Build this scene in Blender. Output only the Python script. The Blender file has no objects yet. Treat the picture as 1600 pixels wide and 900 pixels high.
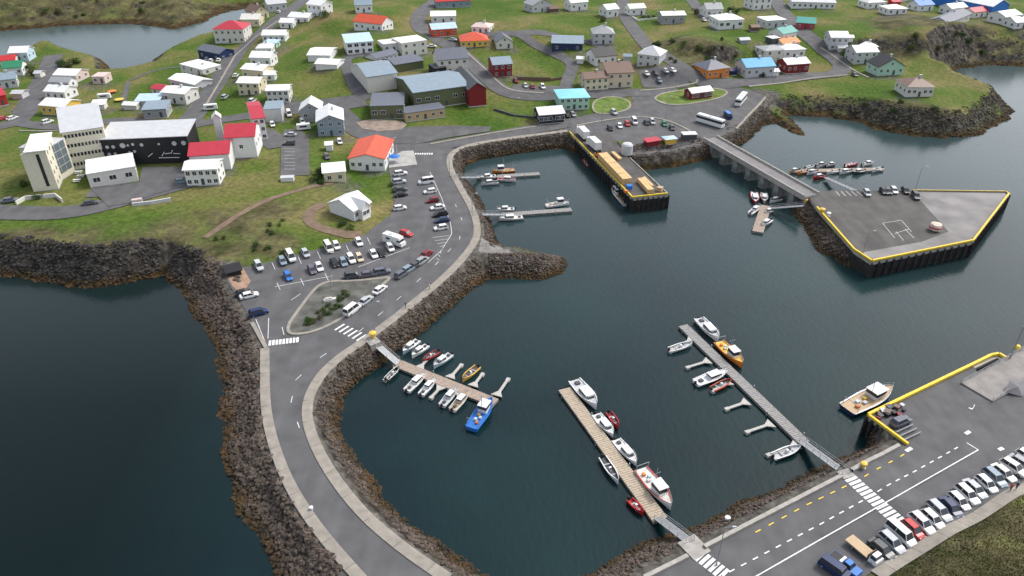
import bpy, bmesh, math, random, bisect
import numpy as np
from mathutils import Vector, Matrix
from mathutils.geometry import tessellate_polygon
R = math.radians
rnd = random.Random(7)
nrs = np.random.RandomState(11)
S = bpy.context.scene
C = S.collection

# ------------------------------------------------------------------ camera, sky, sun, exposure
FPX, PITCH, CAMZ = 1150.0, R(32.0), 104.5
cam_d = bpy.data.cameras.new('camera'); cam = bpy.data.objects.new('camera', cam_d); C.objects.link(cam)
cam.location = (0, 0, CAMZ); cam.rotation_euler = (math.pi/2 - PITCH, 0, 0)
cam_d.sensor_width = 36; cam_d.lens = FPX/1600*36; cam_d.clip_start = 1; cam_d.clip_end = 30000
S.camera = cam
SUN_EL, SUN_AZ = R(50), R(58)          # azimuth clockwise from +Y
w = bpy.data.worlds.new('World'); S.world = w; w.use_nodes = True
nt = w.node_tree; nt.nodes.clear()
sky = nt.nodes.new('ShaderNodeTexSky'); sky.sky_type = 'NISHITA'; sky.sun_disc = False
sky.sun_elevation = SUN_EL; sky.sun_rotation = SUN_AZ; sky.air_density = 1.0; sky.dust_density = 3.0
hs = nt.nodes.new('ShaderNodeHueSaturation'); hs.inputs['Saturation'].default_value = 0.45
bg = nt.nodes.new('ShaderNodeBackground'); bg.inputs['Strength'].default_value = 0.15
wo = nt.nodes.new('ShaderNodeOutputWorld')
nt.links.new(sky.outputs[0], hs.inputs['Color']); nt.links.new(hs.outputs[0], bg.inputs[0]); nt.links.new(bg.outputs[0], wo.inputs[0])
sd = bpy.data.lights.new('sun', 'SUN'); sd.energy = 1.3; sd.angle = R(12); sd.color = (1, .96, .9)
sun = bpy.data.objects.new('sun', sd); C.objects.link(sun)
sdir = Vector((math.sin(SUN_AZ)*math.cos(SUN_EL), math.cos(SUN_AZ)*math.cos(SUN_EL), math.sin(SUN_EL)))
sun.rotation_euler = sdir.to_track_quat('Z', 'Y').to_euler(); sun.location = (200, 200, 400)
S.view_settings.view_transform = 'Standard'; S.view_settings.look = 'None'
S.view_settings.gamma = 1; S.view_settings.exposure = 0.78

# ------------------------------------------------------------------ from the survey photograph to ground positions
def ray(px, py):
    x = px-800; y = py-450
    return (x, FPX*math.cos(PITCH)-y*math.sin(PITCH), -FPX*math.sin(PITCH)-y*math.cos(PITCH))
def P(px, py, z=0.0):
    d = ray(px, py); t = (z-CAMZ)/d[2]
    return (d[0]*t, d[1]*t)

MAIN = [(-300,420),(0,428),(50,437),(100,447),(150,450),(200,441),(255,432),(290,450),(303,480),(328,512),(345,560),(352,620),(350,680),(355,730),(378,790),(400,830),(430,890),(470,960),(560,1080),
 (1950,1080),(1950,500),(1700,545),(1600,585),(1545,606),(1420,668),(1388,690),(1310,722),(1240,754),(1200,772),(1140,800),(1090,826),(1020,850),(960,880),(912,902),(850,930),(800,925),(745,893),(700,862),(637,817),(596,779),(569,741),(547,711),(530,672),(524,635),(528,612),(542,598),(590,560),(630,532),(660,514),(700,478),(740,449),(765,436),(800,435),(850,435),(880,425),(885,413),(876,403),(840,398),(806,392),(782,386),(772,372),(766,352),(756,332),(750,312),(740,294),(724,280),(718,256),(740,248),(800,238),(876,227),(905,232),(985,262),(1000,256),(1060,247),(1110,244),(1135,236),(1158,226),(1175,212),(1196,196),(1212,190),(1240,206),(1264,219),(1262,212),(1236,192),(1232,180),(1290,182),(1340,191),(1370,203),(1420,212),(1480,218),(1525,212),(1560,196),(1580,181),(1582,174),(1560,158),(1500,136),(1480,124),(1478,116),(1490,109),(1540,102),(1600,104),(1950,112),(1950,60),(1640,42),(1600,20),(1576,0),(1540,-60),(1500,-110),(-400,-110)]
INLET = [(-300,104),(0,94),(70,78),(96,77),(120,84),(144,88),(168,98),(171,108),(168,116),(200,114),(230,106),(240,94),(264,80),(296,68),(330,52),(360,36),(394,20),(397,15),(385,13),(350,20),(320,34),(290,41),(272,46),(240,42),(192,37),(100,41),(60,45),(0,48),(-300,56)]
BREAK = [(1240,328),(1252,348),(1272,376),(1280,390),(1310,408),(1334,420),(1352,418),(1350,398),(1302,345),(1290,316),(1262,310),(1245,318)]
xs = np.arange(-500, 580, 1.6)
ys = [30.0]
while ys[-1] < 900: ys.append(ys[-1] + 0.8 + ys[-1]*0.0035)
ys = np.array(ys)
GX, GY = np.meshgrid(xs, ys)
YL = list(map(float, ys))
def sdist(poly):
    pts = [P(x, y) for x, y in poly]
    d2 = np.full(GX.shape, 1e12); ins = np.zeros(GX.shape, bool)
    for (ax, ay), (bx, by) in zip(pts, pts[1:]+pts[:1]):
        ex, ey = bx-ax, by-ay; l2 = ex*ex+ey*ey+1e-9
        t = np.clip(((GX-ax)*ex+(GY-ay)*ey)/l2, 0, 1)
        d2 = np.minimum(d2, (GX-ax-t*ex)**2+(GY-ay-t*ey)**2)
        if ay != by:
            c = ((ay > GY) != (by > GY)) & (GX < (bx-ax)*(GY-ay)/(by-ay)+ax); ins ^= c
    d = np.sqrt(d2); return np.where(ins, d, -d)
def vnoise(x, y, sc, seed):
    g = np.random.RandomState(seed).rand(256, 256)
    x = x/sc; y = y/sc; xi = np.floor(x).astype(int); yi = np.floor(y).astype(int); fx = x-xi; fy = y-yi
    fx = fx*fx*(3-2*fx); fy = fy*fy*(3-2*fy)
    q = lambda i, j: g[i % 256, j % 256]
    return (q(yi, xi)*(1-fx)+q(yi, xi+1)*fx)*(1-fy)+(q(yi+1, xi)*(1-fx)+q(yi+1, xi+1)*fx)*fy
def idw(cp, p=4):
    num = np.zeros(GX.shape); den = np.zeros(GX.shape)
    for px, py, v, z in cp:
        x, y = P(px, py, z); wgt = 1/((GX-x)**2+(GY-y)**2+30)**(p/2); num += wgt*v; den += wgt
    return num/den
q45 = [(450,600),(480,720),(560,830),(650,900),(415,560),(600,480),(700,400),(735,300),(700,240),(640,330),(560,400),(460,430),(400,480),(600,290),(820,212),(900,200),(1000,205),(1080,205),(1125,205),(1150,880),(1300,800),(1450,700),(1550,640),(1400,850),(1500,790),(1250,860),(1600,740),(800,410),(520,500),(470,540),(670,350),(760,222)]
HC = [(x, y, 4.5) for x, y in q45] + [(1160,165,5),(1050,150,5.4),(940,165,5),(760,190,5),(850,180,5),(640,215,4.8),(560,195,5.4),(480,200,6.2),(420,260,6.8),(350,290,7),(480,330,6.3),(540,325,5.8),(230,270,7.4),(130,270,7.8),(40,300,8.2),(100,350,8),(250,345,8),(400,370,6.8),(330,390,7),(20,385,8),(160,390,8.5),(300,170,7),(200,135,4),(80,150,5),(20,110,4),(230,122,3),(370,100,8),(440,60,9),(480,10,8),(345,75,5),(540,100,12),(480,130,9),(600,60,14),(560,20,14),(660,100,9),(680,40,11),(800,40,15),(750,100,9),(830,95,8),(880,130,7),(900,70,11),(960,100,9),(1000,60,12),(1100,60,17),(1060,95,12),(1180,60,14),(1150,112,7.5),(1230,105,7.5),(1300,112,7),(1200,20,14),(1350,50,16),(1450,40,19),(1550,60,18),(1300,20,15),(1380,95,8),(1420,120,8),(1450,145,9),(1520,165,7),(1400,165,8.5),(1300,140,6.5),(1250,145,6),(1600,40,13),(100,10,14),(250,12,11),(380,4,5),(-100,0,15),(1560,880,8),(1600,830,7.5),(1500,900,7.5),(1750,900,14),(1700,820,9)]
land = idw([(x, y, h, h) for x, y, h in HC])
land = np.where(land < 5.2, 4.5+np.maximum(0, land-4.8)*1.75, land)
BW = [(100,430,7.5),(200,432,7.5),(260,425,8),(0,420,7.5),(340,560,8),(350,700,8.5),(400,830,8.5),(330,500,8.5),(530,640,5.5),(590,770,5.5),(680,850,5.5),(600,550,6),(720,460,6),(800,430,5),(830,395,7),(770,360,6),(720,265,6),(800,235,5.5),(870,225,5),(1050,245,6),(1170,210,9),(1240,185,10),(1350,190,11),(1450,210,11),(1550,190,11),(1520,140,9),(1480,115,14),(1560,100,26),(1650,105,26),(1000,860,5.5),(1150,795,5.5),(1300,725,5.5),(1450,650,4),(100,80,10),(170,105,7),(250,90,9),(300,40,30),(200,38,40),(100,40,45),(0,46,45),(1600,20,12)]
bw = idw([(x, y, v, 0) for x, y, v in BW])
dm = np.minimum(sdist(MAIN), -sdist(INLET)); db = sdist(BREAK)
wob = (vnoise(GX, GY, 7, 1)-.5)*2.4+(vnoise(GX, GY, 2.6, 2)-.5)*1.4
def bank(d, b, top):
    t = np.clip((d+wob*np.clip(b/10, .35, 1))/b, -3, 1)
    up = np.clip(t, 0, 1); prof = .75*up+.25*up*up*(3-2*up)
    return np.where(t > 0, top*prof, t*b*.4)
rough = (vnoise(GX, GY, 5, 3)-.5)*1.0+(vnoise(GX, GY, 2.2, 4)-.5)*.9
HZ = np.maximum(bank(dm, bw, land), bank(db, 5.0, 4.0+0*land))
dd = np.maximum(dm, db); onbank = np.clip(1.25-np.abs(dd/bw-.5)*2, 0, 1)*(dd < bw*1.05)
HZ = HZ + rough*onbank*np.clip(bw/9, .5, 2.2)
HZ = HZ + (vnoise(GX, GY, 14, 5)-.5)*.5*np.clip((land-6)/4, 0, 1)*(dd > bw)
PAVE_IN = [(700,906),(630,858),(568,806),(520,746),(489,690),(477,642),(490,602),(520,566),(574,530),(638,481),(698,432),(736,390),(748,364),(740,330),(718,292),(700,258),(706,237),(740,225),(800,216),(888,205)]
PAVE_OUT = [(566,908),(516,852),(479,803),(450,754),(431,706),(419,662),(414,620),(414,545)]
SHELF = [PAVE_IN, PAVE_OUT, [(414,545),(394,505),(372,470),(352,436)], [(1000,908),(1074,871),(1110,851),(1404,698),(1430,690),(1460,680)], [(888,205),(950,236),(990,241),(1050,235),(1106,222),(1150,200),(1174,174),(1194,152)]]
def ldist(px):
    pts = [P(x, y, 4.5) for x, y in px]; d2 = np.full(GX.shape, 1e12)
    for (ax, ay), (bx, by) in zip(pts, pts[1:]):
        ex, ey = bx-ax, by-ay; t = np.clip(((GX-ax)*ex+(GY-ay)*ey)/(ex*ex+ey*ey+1e-9), 0, 1); d2 = np.minimum(d2, (GX-ax-t*ex)**2+(GY-ay-t*ey)**2)
    return np.sqrt(d2)
PD = np.minimum.reduce([ldist(l) for l in SHELF])
RD = np.minimum.reduce([ldist(l) for l in ([(630,890),(560,815),(500,735),(455,665),(448,620),(460,590),(500,555),(600,480),(690,405),(722,360),(700,300),(680,250),(720,222),(880,197)], [(440,520),(500,470),(590,430),(650,390)], [(1120,905),(1330,795),(1450,720),(1540,660),(1700,620)], [(1400,668),(1480,645)])])
HZ = np.where((PD < 1.9) | (RD < 3.4), land, np.maximum(HZ, np.where(PD < 9, land-(PD-1.9)*1.5, -9)))
HZ = np.where(land < 4.75, np.minimum(HZ, land), HZ)
HZ = np.maximum(HZ, -7)
CN_ = vnoise(GX, GY, 11, 21)
SLOPE = np.hypot(np.gradient(HZ, axis=1)/1.6, np.gradient(HZ, axis=0)/np.gradient(ys)[:, None])
def at_grid(A, x, y): return float(A[min(max(bisect.bisect_right(YL, y)-1, 0), len(YL)-1), min(max(int((x-xs[0])/1.6+.5), 0), len(xs)-1)])
def hz(x, y):
    i = min(max(int((x-xs[0])/1.6), 0), len(xs)-2); j = min(max(bisect.bisect_right(YL, y)-1, 0), len(YL)-2)
    fx = (x-xs[i])/1.6; fy = (y-YL[j])/(YL[j+1]-YL[j])
    return float((HZ[j, i]*(1-fx)+HZ[j, i+1]*fx)*(1-fy)+(HZ[j+1, i]*(1-fx)+HZ[j+1, i+1]*fx)*fy)
def G(px, py):
    z = 6.0
    for k in range(14):
        x, y = P(px, py, z); z = .5*z+.5*max(hz(x, y), 0)
    x, y = P(px, py, z); return Vector((x, y, max(hz(x, y), 0)))

# ------------------------------------------------------------------ materials
MC = {}
def mat(name, col, rough=.6, var=.12, scale=1.5, metal=0, spec=.3, bump=0):
    if name in MC: return MC[name]
    m = bpy.data.materials.new(name); m.use_nodes = True; n = m.node_tree.nodes; l = m.node_tree.links
    b = n['Principled BSDF']; b.inputs['Roughness'].default_value = rough; b.inputs['Metallic'].default_value = metal
    b.inputs['Specular IOR Level'].default_value = spec
    tc = n.new('ShaderNodeTexCoord'); nz = n.new('ShaderNodeTexNoise'); nz.inputs['Scale'].default_value = scale; nz.inputs['Detail'].default_value = 5
    l.new(tc.outputs['Object'], nz.inputs['Vector'])
    r = n.new('ShaderNodeValToRGB'); r.color_ramp.elements[0].position = .3; r.color_ramp.elements[1].position = .7
    r.color_ramp.elements[0].color = (*[c*(1-var) for c in col], 1); r.color_ramp.elements[1].color = (*[min(1, c*(1+var)) for c in col], 1)
    l.new(nz.outputs['Fac'], r.inputs[0]); l.new(r.outputs[0], b.inputs['Base Color'])
    if bump:
        bp = n.new('ShaderNodeBump'); bp.inputs['Strength'].default_value = bump; bp.inputs['Distance'].default_value = .1
        l.new(nz.outputs['Fac'], bp.inputs['Height']); l.new(bp.outputs[0], b.inputs['Normal'])
    MC[name] = m; return m
COL = dict(white=(.7,.7,.69), offwhite=(.62,.6,.55), cream=(.62,.55,.38), yellow=(.68,.45,.08), orange=(.62,.2,.04), red=(.45,.03,.03), darkred=(.2,.018,.022), crimson=(.42,.035,.055), blue=(.03,.16,.5), navy=(.02,.035,.1), ivory=(.66,.62,.5), lightblue=(.43,.56,.64), skyblue=(.22,.56,.7), azure=(.08,.33,.58), mint=(.38,.58,.46), teal=(.05,.28,.24), green=(.03,.2,.1), grey=(.3,.31,.32), lightgrey=(.48,.49,.5), darkgrey=(.07,.075,.08), black=(.02,.02,.023), brown=(.16,.1,.075), pink=(.6,.47,.43), bluegrey=(.22,.28,.33), silver=(.42,.44,.46), beige=(.58,.48,.35), purplegrey=(.13,.11,.15), tan=(.45,.33,.2), orangered=(.55,.085,.04), olive=(.12,.13,.07), slate=(.12,.13,.16))
def cm(c, rough=.55, kind='paint', var=.08): return mat(kind+'_'+c, COL[c], rough, var)
ASPH = mat('asphalt', (.108,.107,.11), .85, .16, .25)
def tune_asphalt(m, a, b):
    n = m.node_tree.nodes; l = m.node_tree.links
    nz = n.new('ShaderNodeTexNoise'); nz.inputs['Scale'].default_value = 3.0; nz.inputs['Detail'].default_value = 8
    tc = n.new('ShaderNodeTexCoord'); mp = n.new('ShaderNodeMapping'); mp.inputs['Scale'].default_value = (.12, .02, 1); mp.inputs['Rotation'].default_value = (0, 0, .8)
    l.new(tc.outputs['Object'], mp.inputs[0]); l.new(mp.outputs[0], nz.inputs['Vector'])
    mx = n.new('ShaderNodeMix'); mx.data_type = 'RGBA'; mx.blend_type = 'MULTIPLY'; mx.inputs[0].default_value = .8
    r = n.new('ShaderNodeValToRGB'); r.color_ramp.elements[0].position = .35; r.color_ramp.elements[1].position = .65
    r.color_ramp.elements[0].color = (a, a, a, 1); r.color_ramp.elements[1].color = (b, b, b, 1)
    l.new(nz.outputs['Fac'], r.inputs[0])
    bs = n['Principled BSDF']; src = bs.inputs['Base Color'].links[0].from_socket
    l.new(src, mx.inputs[6]); l.new(r.outputs[0], mx.inputs[7]); l.new(mx.outputs[2], bs.inputs['Base Color'])
tune_asphalt(ASPH, .78, 1.0)
QUAY = mat('quay_asphalt', (.095,.09,.085), .85, .2, .2); tune_asphalt(QUAY, .7, 1.05)
CONC = mat('concrete', (.34,.32,.29), .8, .18, .8); SIDE = mat('pavement_concrete', (.27,.245,.21), .85, .16, .6)
PAINT = mat('road_paint', (.7,.7,.69), .7, .18, 2); YPAINT = mat('yellow_paint', (.72,.5,.03), .5, .15, 2)
PILE = mat('sheet_pile_steel', (.03,.027,.026), .8, .5, .8); WOOD = mat('weathered_decking', (.34,.27,.22), .8, .22, 1.2); GWOOD = mat('grey_decking', (.27,.26,.25), .8, .22, 1.2)
TIMBER = mat('sawn_timber', (.62,.43,.21), .7, .15, 2); GLASS = mat('window_glass', (.025,.03,.035), .12, .1, 1, 0, .6); TYRE = mat('rubber', (.018,.018,.018), .8)
METAL = mat('galvanised_steel', (.3,.31,.32), .55, .1, 2, .25); DIRT = mat('bare_earth', (.17,.12,.085), .95, .25, .5); LIGHTG = mat('lamp_glass', (.7,.7,.66), .3)
ROCKM = mat('basalt_boulder', (.09,.07,.056), .9, .6, .9, bump=.5); MOSSM = mat('mossy_basalt', (.075,.068,.046), .9, .7, .6, bump=.5); CLIFFM = mat('cliff_basalt', (.045,.04,.036), .9, .7, .6, bump=.5)
def zband_rock(m):
    n = m.node_tree.nodes; l = m.node_tree.links; b = n['Principled BSDF']; src = b.inputs['Base Color'].links[0].from_socket
    ge = n.new('ShaderNodeNewGeometry'); sp = n.new('ShaderNodeSeparateXYZ'); l.new(ge.outputs['Position'], sp.inputs[0])
    nz = n.new('ShaderNodeTexNoise'); nz.inputs['Scale'].default_value = .35; nz.inputs['Detail'].default_value = 4; l.new(ge.outputs['Position'], nz.inputs['Vector'])
    ad = n.new('ShaderNodeMath'); ad.operation = 'MULTIPLY_ADD'; l.new(nz.outputs['Fac'], ad.inputs[0]); ad.inputs[1].default_value = -2.2; l.new(sp.outputs['Z'], ad.inputs[2])
    r = n.new('ShaderNodeMapRange'); l.new(ad.outputs[0], r.inputs[0]); r.inputs[1].default_value = -.7; r.inputs[2].default_value = .5; r.inputs[3].default_value = 1; r.inputs[4].default_value = 0
    n2 = n.new('ShaderNodeTexNoise'); n2.inputs['Scale'].default_value = .5; n2.inputs['Detail'].default_value = 6; l.new(ge.outputs['Position'], n2.inputs['Vector'])
    cr = n.new('ShaderNodeValToRGB'); cr.color_ramp.elements[0].position = .35; cr.color_ramp.elements[0].color = (.022,.018,.011,1); cr.color_ramp.elements[1].position = .72; cr.color_ramp.elements[1].color = (.085,.048,.017,1); l.new(n2.outputs['Fac'], cr.inputs[0])
    mx = n.new('ShaderNodeMix'); mx.data_type = 'RGBA'; l.new(r.outputs[0], mx.inputs[0]); l.new(src, mx.inputs[6]); l.new(cr.outputs[0], mx.inputs[7]); l.new(mx.outputs[2], b.inputs['Base Color'])
zband_rock(ROCKM); zband_rock(CLIFFM); zband_rock(MOSSM)
def terrain_mat():
    m = bpy.data.materials.new('grassy_ground'); m.use_nodes = True; n = m.node_tree.nodes; l = m.node_tree.links; b = n['Principled BSDF']
    b.inputs['Roughness'].default_value = .95; b.inputs['Specular IOR Level'].default_value = .1
    ge = n.new('ShaderNodeNewGeometry')
    def noise(sc, det=6, dist=0.0):
        z = n.new('ShaderNodeTexNoise'); z.inputs['Scale'].default_value = sc; z.inputs['Detail'].default_value = det; z.inputs['Distortion'].default_value = dist; l.new(ge.outputs['Position'], z.inputs['Vector']); return z.outputs['Fac']
    def ramp(src, *st):
        r = n.new('ShaderNodeValToRGB'); e = r.color_ramp.elements
        while len(e) < len(st): e.new(.5)
        for k, (p, c) in enumerate(st): e[k].position = p; e[k].color = (*c, 1)
        l.new(src, r.inputs[0]); return r.outputs[0]
    def mix(f, a, c, mode='MIX'):
        x = n.new('ShaderNodeMix'); x.data_type = 'RGBA'; x.blend_type = mode
        if isinstance(f, float): x.inputs[0].default_value = f
        else: l.new(f, x.inputs[0])
        l.new(a, x.inputs[6]); l.new(c, x.inputs[7]); return x.outputs[2]
    grass = ramp(noise(.03, 6, .6), (.33, (.055,.105,.014)), (.46, (.082,.125,.022)), (.55, (.125,.138,.038)), (.67, (.19,.158,.07)))
    fine = ramp(noise(.7, 8), (.3, (.55,.55,.55)), (.7, (1.2,1.2,1.2)))
    grass = mix(.85, grass, fine, 'MULTIPLY')
    at = n.new('ShaderNodeAttribute'); at.attribute_name = 'scrub'
    scrub = mix(.9, ramp(noise(.12, 8, .5), (.35, (.05,.055,.02)), (.55, (.11,.095,.05)), (.7, (.14,.15,.05))), fine, 'MULTIPLY')
    grass = mix(at.outputs['Fac'], grass, scrub)
    ba = n.new('ShaderNodeAttribute'); ba.attribute_name = 'bare'
    gravel = mix(.8, ramp(noise(.6, 8), (.35, (.07,.065,.058)), (.65, (.15,.14,.125))), fine, 'MULTIPLY')
    grass = mix(ba.outputs['Fac'], grass, gravel)
    rock = ramp(noise(.5, 9, .4), (.3, (.016,.015,.014)), (.5, (.048,.043,.037)), (.68, (.12,.11,.085)))
    sp = n.new('ShaderNodeSeparateXYZ'); l.new(ge.outputs['Normal'], sp.inputs[0])
    ad = n.new('ShaderNodeMath'); ad.operation = 'MULTIPLY_ADD'; l.new(noise(.25, 6), ad.inputs[0]); ad.inputs[1].default_value = .22; l.new(sp.outputs['Z'], ad.inputs[2])
    sl = n.new('ShaderNodeMapRange'); l.new(ad.outputs[0], sl.inputs[0]); sl.inputs[1].default_value = .93; sl.inputs[2].default_value = 1.03; sl.inputs[3].default_value = 1; sl.inputs[4].default_value = 0
    col = mix(sl.outputs[0], grass, rock)
    pz = n.new('ShaderNodeSeparateXYZ'); l.new(ge.outputs['Position'], pz.inputs[0])
    wz = n.new('ShaderNodeMath'); wz.operation = 'MULTIPLY_ADD'; l.new(noise(.3, 5), wz.inputs[0]); wz.inputs[1].default_value = -2.6; l.new(pz.outputs['Z'], wz.inputs[2])
    wr = n.new('ShaderNodeMapRange'); l.new(wz.outputs[0], wr.inputs[0]); wr.inputs[1].default_value = -.2; wr.inputs[2].default_value = .9; wr.inputs[3].default_value = 1; wr.inputs[4].default_value = 0
    weed = ramp(noise(.5, 7), (.35, (.02,.018,.011)), (.55, (.055,.036,.015)), (.7, (.11,.06,.022)))
    col = mix(wr.outputs[0], col, weed)
    l.new(col, b.inputs['Base Color'])
    bp = n.new('ShaderNodeBump'); bp.inputs['Strength'].default_value = .7; bp.inputs['Distance'].default_value = .5; l.new(noise(.9, 9), bp.inputs['Height']); l.new(bp.outputs[0], b.inputs['Normal'])
    return m
def water_mat():
    m = bpy.data.materials.new('sea_water'); m.use_nodes = True; n = m.node_tree.nodes; l = m.node_tree.links; b = n['Principled BSDF']
    b.inputs['Roughness'].default_value = .16; b.inputs['IOR'].default_value = 1.33; b.inputs['Specular IOR Level'].default_value = .4
    ge = n.new('ShaderNodeNewGeometry'); z = n.new('ShaderNodeTexNoise'); z.inputs['Scale'].default_value = .018; z.inputs['Detail'].default_value = 4; l.new(ge.outputs['Position'], z.inputs['Vector'])
    r = n.new('ShaderNodeValToRGB'); r.color_ramp.elements[0].position = .35; r.color_ramp.elements[0].color = (.003,.013,.016,1); r.color_ramp.elements[1].position = .7; r.color_ramp.elements[1].color = (.007,.027,.028,1)
    l.new(z.outputs['Fac'], r.inputs[0])
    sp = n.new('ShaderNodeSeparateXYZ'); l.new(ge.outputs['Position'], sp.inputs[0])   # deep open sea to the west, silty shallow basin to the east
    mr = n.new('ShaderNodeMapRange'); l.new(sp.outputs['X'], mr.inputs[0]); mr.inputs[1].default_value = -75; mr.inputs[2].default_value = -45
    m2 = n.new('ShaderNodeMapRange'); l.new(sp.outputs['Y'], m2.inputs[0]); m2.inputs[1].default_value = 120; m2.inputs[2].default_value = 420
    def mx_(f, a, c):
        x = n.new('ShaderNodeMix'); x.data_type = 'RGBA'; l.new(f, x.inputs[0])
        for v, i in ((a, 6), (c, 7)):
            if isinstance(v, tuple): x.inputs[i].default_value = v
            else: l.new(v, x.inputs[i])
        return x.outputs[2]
    basin = mx_(m2.outputs[0], r.outputs[0], (.05,.078,.08,1)); far = mx_(m2.outputs[0], (.0004,.0062,.0062,1), (.05,.078,.08,1))  # paler with distance: grazing sky reflection on far water put into the base colour
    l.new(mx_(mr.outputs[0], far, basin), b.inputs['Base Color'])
    w1 = n.new('ShaderNodeTexNoise'); w1.inputs['Scale'].default_value = .9; w1.inputs['Detail'].default_value = 5; mp = n.new('ShaderNodeMapping'); mp.inputs['Scale'].default_value = (1, .45, 1); mp.inputs['Rotation'].default_value = (0, 0, .4)
    l.new(ge.outputs['Position'], mp.inputs[0]); l.new(mp.outputs[0], w1.inputs['Vector'])
    bp = n.new('ShaderNodeBump'); bp.inputs['Strength'].default_value = .4; bp.inputs['Distance'].default_value = .14; l.new(w1.outputs['Fac'], bp.inputs['Height']); l.new(bp.outputs[0], b.inputs['Normal'])
    return m

# ------------------------------------------------------------------ object helpers
def tag(o, label=None, cat=None, group=None, kind=None):
    for k, v in (('label', label), ('category', cat), ('group', group), ('kind', kind)):
        if v: o[k] = v
    return o
def mesh(name, verts, faces, mats, mi=None, smooth=False):
    me = bpy.data.meshes.new(name); me.from_pydata([tuple(v) for v in verts], [], faces)
    for m in (mats if isinstance(mats, (list, tuple)) else [mats]): me.materials.append(m)
    if mi is not None: me.polygons.foreach_set('material_index', mi)
    if smooth: me.polygons.foreach_set('use_smooth', [True]*len(me.polygons))
    me.update(); return me
def ob(name, me, parent=None, loc=(0,0,0), rz=0, scale=None):
    o = bpy.data.objects.new(name, me); C.objects.link(o); o.location = loc; o.rotation_euler = (0, 0, rz)
    if scale: o.scale = scale
    if parent: o.parent = parent
    return o
def empty(name, loc, rz=0): return ob(name, None, None, loc, rz)
def setmat(o, m, i=0): o.material_slots[i].link = 'OBJECT'; o.material_slots[i].material = m
class MB:
    def __init__(s): s.v = []; s.f = []; s.m = []
    def add(s, vs, fs, m=0):
        n = len(s.v); s.v += [tuple(v) for v in vs]; s.f += [tuple(i+n for i in f) for f in fs]; s.m += [m]*len(fs); return s
    def box(s, a, b, m=0, taper=0, tx=None):
        tx = taper if tx is None else tx
        x0, y0, z0 = a; x1, y1, z1 = b
        vs = [(x0,y0,z0),(x1,y0,z0),(x1,y1,z0),(x0,y1,z0),(x0+tx,y0+taper,z1),(x1-tx,y0+taper,z1),(x1-tx,y1-taper,z1),(x0+tx,y1-taper,z1)]
        return s.add(vs, [(3,2,1,0),(4,5,6,7),(0,1,5,4),(1,2,6,5),(2,3,7,6),(3,0,4,7)], m)
    def bar(s, a, b, r, m=0, n=6, r2=None):
        a = Vector(a); b = Vector(b); d = (b-a).normalized(); u = d.orthogonal().normalized(); v = d.cross(u); r2 = r if r2 is None else r2
        vs = [a+(u*math.cos(t)+v*math.sin(t))*r for t in [2*math.pi*k/n for k in range(n)]]+[b+(u*math.cos(t)+v*math.sin(t))*r2 for t in [2*math.pi*k/n for k in range(n)]]
        return s.add(vs, [(k, (k+1) % n, n+(k+1) % n, n+k) for k in range(n)]+[tuple(range(n))[::-1], tuple(range(n, 2*n))], m)
    def lathe(s, prof, n=12, m=0, c=(0,0)):
        vs = [(c[0]+r*math.cos(2*math.pi*k/n), c[1]+r*math.sin(2*math.pi*k/n), z) for r, z in prof for k in range(n)]
        return s.add(vs, [(i*n+k, i*n+(k+1) % n, (i+1)*n+(k+1) % n, (i+1)*n+k) for i in range(len(prof)-1) for k in range(n)]+[tuple(range((len(prof)-1)*n, len(prof)*n))], m)
    def build(s, name, mats, parent=None, loc=(0,0,0), rz=0, smooth=False): return ob(name, s.me(name, mats, smooth), parent, loc, rz)
    def me(s, name, mats, smooth=False): return mesh(name, s.v, s.f, mats, s.m, smooth)
def resample(pts, step):
    out = [Vector(pts[0])]
    for a, b in zip(pts, pts[1:]):
        a = Vector(a); b = Vector(b); n = max(1, int((b-a).length/step))
        out += [a.lerp(b, k/n) for k in range(1, n+1)]
    return out
def smooth_line(pts, it=2):
    for k in range(it):
        q = [pts[0]]
        for a, b in zip(pts, pts[1:]): q += [a.lerp(b, .25), a.lerp(b, .75)]
        pts = q+[pts[-1]]
    return pts
def ground_line(px, step=2.5, it=2): return resample(smooth_line([G(*p).xy for p in px], it), step)
def strip(name, px, width, m, off, thick=0, kind='structure', parent=None, line=None, shift=0.0, closed=False):
    L = line or ground_line(px); vs = []; fs = []; k = 5
    for i, p in enumerate(L):
        t = (L[min(i+1, len(L)-1)]-L[max(i-1, 0)]).normalized(); nn = Vector((-t.y, t.x))
        for j in range(k):
            q = p+nn*(shift+(j/(k-1)-.5)*width); vs.append((q.x, q.y, max(hz(q.x, q.y), 0)+off))
    for i in range(len(L)-1):
        for j in range(k-1): a = i*k+j; fs.append((a+k, a+k+1, a+1, a))
    if thick:
        nv = len(vs); vs += [(x, y, z-thick) for x, y, z in vs]
        for i in range(len(L)-1):
            a = i*k; fs += [(a, nv+a, nv+a+k, a+k), (a+k-1, a+2*k-1, nv+a+2*k-1, nv+a+k-1)]
    o = ob(name, mesh(name, vs, fs, m), parent)
    if kind and not parent: o['kind'] = kind
    return o
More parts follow.
